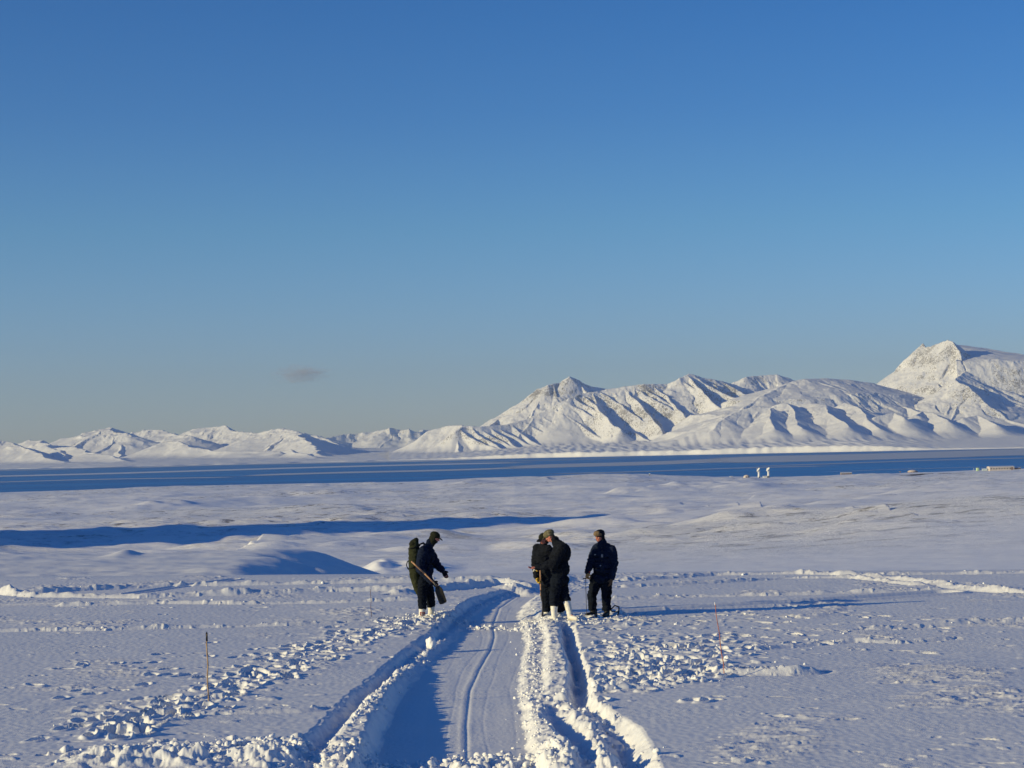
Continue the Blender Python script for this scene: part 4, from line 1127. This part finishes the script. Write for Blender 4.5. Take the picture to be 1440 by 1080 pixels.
        q = [(-.075, .042), (-.02, .050), (.07, .052), (.16, .050), (.215, .030)]
        tl = Vector((-td.y, td.x, 0)); a = []; b = []
        ring = [(k, w_) for k, w_ in q] + [(k, -w_) for k, w_ in q[::-1]]
        for k, w_ in ring:
            p = an + td * k + tl * w_; a.append(bm.verts.new((p.x, p.y, an.z - .112))); b.append(bm.verts.new((p.x, p.y, an.z - .085)))
        bm.faces.new(a[::-1]); bm.faces.new(b)
        for k in range(len(a)): bm.faces.new((a[k], a[(k + 1) % len(a)], b[(k + 1) % len(a)], b[k]))
        link('sole', bm, mats.get('sole', M['sole']), bt, False)
    # gloves
    if glove:
        for s_ in 'LR':
            if glove[s_] is None: continue
            bm = bmesh.new(); hd = Vector(J['ha' + s_]).normalized(); w_ = J['wr' + s_]
            chain(bm, [(w_ - hd * .035, .043), (w_ + hd * .02, .038)], 12)
            hand(bm, w_ + hd * .008, hd, palms[s_] if palms else bf, -1 if s_ == 'L' else 1, curls[0 if s_ == 'L' else 1], 1.06, 1.35)
            solid('glove', bm, .0075, glove[s_], m.root, 1)
    J.update(l=l, f=f, u=u, bax=bax, jacket=jacket, trousers=trousers, body=body)
    return J

def cap(m, J, mat, name, brim=True, flaps=None, bulge=1.0, brimmat=None):
    l, f, u = J['l'], J['f'], J['u']; h = J['head']
    bm = bmesh.new()
    ell(bm, h + u * .052 - f * .012, (.088 * bulge, .108 * bulge, .078 * bulge), (l, f, u), 20)
    ell(bm, h + u * .030 - f * .016, (.087 * bulge, .106 * bulge, .045), (l, f, u), 20)
    if flaps:
        for s_ in (-1, 1): ell(bm, h + l * s_ * .076 - u * .035 - f * .015, (.020, .052, .080), (l, f, u), 12)
        ell(bm, h - f * .080 - u * .035, (.070, .030, .075), (l, f, u), 12)
    o = solid(name, bm, .009, mat, m.root, 2, (.004, 14, 9))
    if brim:
        bm = bmesh.new()
        ell(bm, h + f * .118 + u * .030, (.070, .062, .010), (l, (f - u * .25).normalized(), (u + f * .25).normalized()), 18)
        link('brim', bm, brimmat or mat, o)
    return o

def patch(target, root, x, z, w_, h_, mat, name, r=.25, y0=-1.2):
    """small sewn patch lying on the camera side of a garment, following its surface"""
    me = target.data; me.calc_loop_triangles()
    bvh = BVHTree.FromPolygons([v.co[:] for v in me.vertices], [p.vertices[:] for p in me.polygons])
    bm = bmesh.new(); n = 5; g = {}
    for i in range(n):
        for k in range(n):
            hx = x + (i / (n - 1) - .5) * w_; hz_ = z + (k / (n - 1) - .5) * h_
            co, no, idx, dd = bvh.ray_cast(Vector((hx, y0, hz_)), Vector((0, 1, 0)))
            if co is None: continue
            g[i, k] = co + no * .004
    vt = {q: bm.verts.new(c) for q, c in g.items()}
    for i in range(n - 1):
        for k in range(n - 1):
            if r and (i in (0, n - 2)) and (k in (0, n - 2)):
                continue
            q = [(i, k), (i + 1, k), (i + 1, k + 1), (i, k + 1)]
            if all(a in vt for a in q): bm.faces.new([vt[a] for a in q])
    if not bm.faces: bm.free(); return
    ext = bmesh.ops.solidify(bm, geom=list(bm.faces), thickness=-.002)
    return link(name, bm, mat, target, False)

# ---- man on the left: navy suit, olive bag on his back, looking down, shovel under his arm
m1 = Man(600, 868, 'man in navy suit and white boots, olive bag on his back, left of the track', -.01)
Z3 = lambda p, y: m1.j(*c1(*p), y)
J1 = dict(head=Z3((368, 178), 0), neck=Z3((318, 250), 0), chest=Z3((285, 345), 0), pelvis=Z3((262, 590), 0), hem=.10, bulk=1.08,
          shR=Z3((250, 305), -.18), shL=Z3((300, 300), .18), elR=Z3((222, 480), -.26), wrR=Z3((350, 615), -.30), elL=Z3((385, 455), .20), wrL=Z3((448, 515), .12),
          hipR=Z3((252, 620), -.10), hipL=Z3((275, 620), .10), knR=Z3((244, 765), -.10), knL=Z3((322, 765), .12), anR=Z3((247, 960), -.12), anL=Z3((334, 948), .14), leg=.88)
J1['haR'] = Vector((.8, .0, -.6)); J1['haL'] = Vector((.5, -.1, -.85))
build(m1, J1, (.86, -.12, -.42), (1, -.1, 0), dict(jacket=M['navy'], trousers=M['trouser'], boots=M['boot']), dict(cuff=.36, fat=1.06), 3,
      dict(R=(.85, -.5, 0), L=(.9, -.35, 0)), dict(L=M['black'], R=M['black']), curls=(.35, 1.25), palms=dict(L=Vector((0, -1, 0)), R=Vector((-.2, 1, -.2))))
cap(m1, J1, M['olive_dark'], 'cap', True, True, 1.0)
bm = bmesh.new(); h, l, f, u = J1['head'], J1['l'], J1['f'], J1['u']
ell(bm, h - u * .062 + f * .006, (.080, .092, .062), (l, f, u), 16); chain(bm, [(h - u * .06, .078), (J1['neck'] + Vector((.01, 0, .0)), .082)])
solid('face_mask', bm, .009, M['olive_dark'], m1.root, 2)
# red print on the near boot
b0 = J1['anR'] + Vector((.005, 0, .045))
for dx, dz, w_, h_ in ((0, .034, .10, .016), (0, -.026, .10, .016), (-.042, .004, .018, .05), (.042, .004, .018, .05), (-.010, .004, .022, .022), (.018, .004, .014, .030)):
    patch(J1['bootR'], m1.root, b0.x + dx, b0.z + dz, w_, h_, M['logo_red'], 'print', 0)
# bag
def bagpt(p, y): return m1.j(*c1(*p), y)
wx_, wy_ = m1.root.location.x, m1.root.location.y
bag = tag(empty('long_bag', m1.root.location), 'long olive green bag with dark straps carried on the back of the left man', 'bag')
bm = bmesh.new()
for y in (-.085, .085):
    chain(bm, [(bagpt((165, 232), y), .085), (bagpt((160, 300), y), .112), (bagpt((160, 420), y), .120), (bagpt((175, 560), y), .118), (bagpt((198, 690), y * .8), .085), (bagpt((208, 745), y * .5), .050)], 14)
sack = solid('sack', bm, .013, M['olive'], bag, 4, (.009, 7, 44))
bm = bmesh.new()
for y in (-.09, .09): chain(bm, [(bagpt((178, 205), y * .9), .060), (bagpt((150, 240), y), .085)], 12)
solid('flap', bm, .012, M['olive_dark'], bag, 3, (.005, 9, 46))
def band(p, rx, ry, tilt=0):
    bm = bmesh.new(); c = bagpt(p, 0); n = 28
    pts = [c + Vector((rx * math.cos(a), ry * math.sin(a), tilt * math.cos(a))) for a in [2 * math.pi * k / n for k in range(n + 1)]]
    rod(bm, pts, .011, 6); return link('strap', bm, M['black'], bag)
band((160, 275), .122, .205, .03); band((164, 470), .130, .215, .05)
bm = bmesh.new(); rod(bm, [bagpt((118, 398), -.05), bagpt((92, 420), -.05), bagpt((84, 455), -.05), bagpt((98, 488), -.05), bagpt((120, 482), -.05)], .010, 6); link('strap', bm, M['black'], bag)
for y in (-.12, .12):
    bm = bmesh.new(); rod(bm, [bagpt((195, 255), y), bagpt((250, 232), y * 1.1), bagpt((325, 300), y * 1.2), bagpt((345, 400), y * 1.25), bagpt((300, 500), y * 1.7), bagpt((215, 520), y * 1.5)], .014, 6); link('strap', bm, M['black'], bag)
# shovel under his arm
def shovel(root, top, sock, tip, width, normal, label_mats):
    top, sock, tip = Vector(top), Vector(sock), Vector(tip)
    bm = bmesh.new(); rod(bm, [top, top.lerp(sock, .5) + Vector((0, 0, .006)), sock], .0165, 12); ball(bm, top, .021, 10)
    link('handle', bm, label_mats[0], root)
    d = (tip - sock); L = d.length; d.normalize(); n = Vector(normal); n = (n - d * n.dot(d)).normalized(); t = d.cross(n)
    bm = bmesh.new(); rows = []
    for k in range(9):
        q = k / 8; wk = width * (.5 if k == 0 else min(1, .62 + .38 * q * 4)) * (1 - .10 * max(0, q - .85) / .15)
        row = []
        for i in range(9):
            s_ = -1 + i / 4; row.append(bm.verts.new(sock + d * (q * L - (.02 * s_ * s_ if k == 8 else 0)) + t * (s_ * wk / 2) + n * (.030 * (s_ * s_) + .02 * math.sin(q * math.pi))))
        rows.append(row)
    for a, b in zip(rows[:-1], rows[1:]):
        for i in range(8): bm.faces.new((a[i], a[i + 1], b[i + 1], b[i]))
    bmesh.ops.solidify(bm, geom=list(bm.faces), thickness=.004)
    bl = link('blade', bm, label_mats[1], root)
    bm = bmesh.new(); cone(bm, sock - d * .02 + (top - sock).normalized() * .10, sock + d * .06 + n * .012, .020, .014, 10); link('socket', bm, label_mats[1], bl)
sv = tag(empty('shovel', m1.root.location), 'shovel with reddish wooden handle and dark blade under the arm of the left man', 'shovel', 'shovels')
shovel(sv, Z3((150, 410), -.44), Z3((400, 652), -.36), Z3((462, 832), -.30), .165, (.1, -1, .1), (M['wood'], M['steel']))

# ---- man behind the group: dark suit, cap, yellow gloves, holding a shovel upright
m2 = Man(770, 866, 'man in dark cap and yellow gloves, half hidden behind the man in camouflage cap', 0)
Z3 = lambda p, y: m2.j(*c2(*p), y)
J2 = dict(head=Z3((246, 205), 0), neck=Z3((248, 285), .03), chest=Z3((240, 380), .05), pelvis=Z3((290, 610), .06), hem=.12, bulk=1.12,
          shR=Z3((186, 304), .10), shL=Z3((300, 304), -.08), elR=Z3((162, 450), .02), wrR=Z3((180, 590), -.14), elL=Z3((350, 450), .02), wrL=Z3((372, 560), -.02),
          hipR=Z3((270, 640), .10), hipL=Z3((330, 640), .02), knR=Z3((270, 790), .04), knL=Z3((385, 790), 0), anR=Z3((282, 955), .08), anL=Z3((430, 950), .05))
J2['haR'] = Vector((.35, -.25, -.9)); J2['haL'] = Vector((-.1, -.1, -.95))
build(m2, J2, (-.62, -.62, -.38), (-.6, -.8, 0), dict(jacket=M['black'], trousers=M['trouser'], boots=M['boot']), dict(cuff=.12, fat=1.05), 13,
      dict(R=(-.5, -.8, 0), L=(-.2, -.9, 0)), dict(L=M['yellow'], R=M['yellow']), curls=(.8, 1.2), palms=dict(L=Vector((0, 0, -1)), R=Vector((.6, -.5, .1))))
cap(m2, J2, M['olive_dark'], 'cap', True, True, 1.0, M['black'])
bm = bmesh.new(); d = (J2['wrR'] - J2['elR']).normalized(); c = J2['elR'].lerp(J2['wrR'], .54); cone(bm, c - d * .018, c + d * .018, .0745, .073, 18); link('cuff_band', bm, M['white'], J2['jacket'])
sv = tag(empty('shovel', m2.root.location), 'shovel with wooden handle standing on its dark blade, held by a yellow glove', 'shovel', 'shovels')
shovel(sv, Z3((213, 500), -.20), Z3((219, 770), -.19), Z3((223, 985), -.17), .17, (1, -.12, 0), (M['wood'], M['steel']))

# ---- man in the middle: camouflage cap, leaning forward with a bare hand held out
m3 = Man(791, 871, 'man in camouflage cap and tall white boots leaning forward, one bare hand held out', -.01)
Z3 = lambda p, y: m3.j(*c2(*p), y)
J3 = dict(head=Z3((308, 172), .02), neck=Z3((368, 224), 0), chest=Z3((428, 320), 0), pelvis=Z3((410, 590), 0), hem=.12, bulk=1.2,
          shL=Z3((444, 276), -.20), shR=Z3((418, 266), .20), elL=Z3((352, 446), -.32), wrL=Z3((172, 478), -.29), elR=Z3((330, 440), .22), wrR=Z3((235, 480), .10),
          hipL=Z3((385, 620), -.10), hipR=Z3((430, 620), .09), knL=Z3((355, 760), -.13), knR=Z3((458, 760), -.03), anL=Z3((352, 968), -.13), anR=Z3((522, 960), -.17))
J3['haL'] = Vector((-.95, -.12, -.05)); J3['haR'] = Vector((-.9, -.1, -.2))
build(m3, J3, (-.84, .10, -.50), (-.97, .15, 0), dict(jacket=M['black'], trousers=M['trouser'], boots=M['boot']), dict(cuff=.4, cuffL=.46, cuffR=.66, fat=1.02), 23,
      dict(L=(-.45, .85, 0), R=(.55, -.75, 0)), dict(L=None, R=M['yellow']), curls=(.28, .9), palms=dict(L=Vector((0, -.35, 1)), R=Vector((0, 0, -1))))
cap(m3, J3, M['camo'], 'cap', True, None, 1.12)
bm = bmesh.new(); h, l, f, u = J3['head'], J3['l'], J3['f'], J3['u']
ell(bm, h - f * .060 - u * .030, (.076, .045, .055), (l, f, u), 14); solid('hair', bm, .008, M['hair'], m3.root, 1)
for p, w_, h_ in (((276, 572), .02, .04), ((265, 660), .014, .03)):
    q = m3.j(*c2(*p)); patch(J3['jacket'], m3.root, q.x, q.z, w_, h_, M['white'], 'label_tag', 0)

# ---- man on the right: navy suit, fur hat, gloves, standing upright
m4 = Man(846, 867, 'man in dark navy suit and brown fur hat standing upright, rightmost of the four', 0)
Z3 = lambda p, y: m4.j(*c2(*p), y)
J4 = dict(head=Z3((816, 186), -.02), neck=Z3((842, 250), 0), chest=Z3((868, 365), 0), pelvis=Z3((842, 585), 0), hem=.09, bulk=1.08,
          shR=Z3((788, 312), .08), shL=Z3((934, 316), -.08), elR=Z3((733, 425), .02), wrR=Z3((694, 545), -.08), elL=Z3((962, 445), -.10), wrL=Z3((936, 605), -.16),
          hipR=Z3((785, 615), .05), hipL=Z3((880, 615), -.04), knR=Z3((742, 765), .02), knL=Z3((884, 770), -.05), anR=Z3((750, 948), .04), anL=Z3((886, 948), -.03))
J4['haR'] = Vector((-.15, -.25, -.95)); J4['haL'] = Vector((-.25, -.1, -.97))
build(m4, J4, (-.66, -.74, -.14), (-.34, -.94, 0), dict(jacket=M['navy'], trousers=M['trouser'], boots=M['shoe'], sole=M['shoe']), dict(cuff=.10, fat=.95), 33,
      dict(R=(-.75, -.66, 0), L=(-.35, -.93, 0)), dict(L=M['brown'], R=M['tan']), curls=(.35, .95), palms=dict(L=Vector((-.8, .4, 0)), R=Vector((.8, .5, 0))))
hat = cap(m4, J4, M['black'], 'fur_hat', False, True, 1.14)
h, l, f, u = J4['head'], J4['l'], J4['f'], J4['u']
bm = bmesh.new()
chain(bm, [(h + l * .078 + u * .045 + f * .045, .026), (h + l * .045 + u * .058 + f * .092, .032), (h + u * .060 + f * .108, .034), (h - l * .045 + u * .058 + f * .092, .032), (h - l * .078 + u * .045 + f * .045, .026)], 12)
chain(bm, [(h + l * .045 + u * .090 + f * .072, .03), (h + u * .10 + f * .078, .032), (h - l * .045 + u * .090 + f * .072, .03)], 12)
fr = solid('fur_trim', bm, .008, M['fur'], m4.root, 1, (.006, 40, 5)); fr.parent = hat
bm = bmesh.new(); d = (J4['wrR'] - J4['elR']).normalized(); cone(bm, J4['wrR'] - d * .035, J4['wrR'] + d * .012, .060, .052, 16); link('cuff', bm, M['red'], J4['jacket'])
for p, w_, h_, mt_ in (((770, 370), .035, .012, 'white'), ((838, 380), .035, .06, 'hut'), ((822, 478), .022, .022, 'white')):
    q = m4.j(*c2(*p)); patch(J4['jacket'], m4.root, q.x, q.z, w_, h_, M[mt_], 'badge', 0)
bm = bmesh.new(); q0 = m4.j(*c2(800, 300)); 
for (pa, pb) in (((838, 300), (836, 560)),):
    n_ = 9
    for k in range(n_):
        q = m4.j(*c2(pa[0] + (pb[0] - pa[0]) * k / (n_ - 1), pa[1] + (pb[1] - pa[1]) * k / (n_ - 1))); patch(J4['jacket'], m4.root, q.x, q.z, .012, .034, M['steel'], 'zip', 0)
for p, w_, h_ in (((782, 395), .085, .022), ((880, 400), .09, .022), ((790, 505), .10, .024), ((885, 512), .10, .024)):
    q = m4.j(*c2(*p)); patch(J4['jacket'], m4.root, q.x, q.z, w_, h_, M['trouser'], 'pocket_flap', 0)
for p in ((760, 760), (905, 765)):
    q = m4.j(*c2(*p)); patch(J4['trousers'], m4.root, q.x, q.z, .12, .16, M['black'], 'knee_patch', 0)
# slim probe in his right hand
pr = tag(empty('snow_probe', m4.root.location), 'thin grey probe rod with a short cross handle held in the tan glove', 'probe')
bm.free(); bm = bmesh.new(); rod(bm, [Z3((672, 600), -.16), Z3((676, 770), -.16), Z3((682, 965), -.15)], .0065, 8); link('rod', bm, M['steel'], pr)
bm = bmesh.new(); rod(bm, [Z3((644, 608), -.17), Z3((700, 600), -.15)], .011, 8); link('cross_handle', bm, M['shoe'], pr)
# gear at his feet
tp_ = tag(empty('tool_grip', m4.root.location), 'short black upright grip on a flat black plate at the feet of the rightmost man', 'tool')
bm = bmesh.new(); rod(bm, [Z3((772, 985), -.34), Z3((774, 915), -.34)], .022, 10); ball(bm, Z3((774, 915), -.34), .028, 10); link('grip', bm, M['shoe'], tp_)
bm = bmesh.new(); ell(bm, Z3((752, 990), -.34), (.10, .06, .018), None, 14); link('plate', bm, M['shoe'], tp_)
hp_ = tag(empty('carry_hoop', m4.root.location), 'bent black metal hoop standing in the snow right of the rightmost man', 'hoop')
bm = bmesh.new(); rod(bm, [Z3((925, 925), -.05), Z3((966, 880), -.08), Z3((1008, 894), -.1), Z3((1006, 946), -.1), Z3((990, 990), -.1)], .013, 8); link('frame', bm, M['shoe'], hp_)
bm = bmesh.new(); rod(bm, [Z3((925, 925), -.05), Z3((938, 940), -.07), Z3((1006, 946), -.1)], .011, 8); link('cross_bar', bm, M['shoe'], hp_)
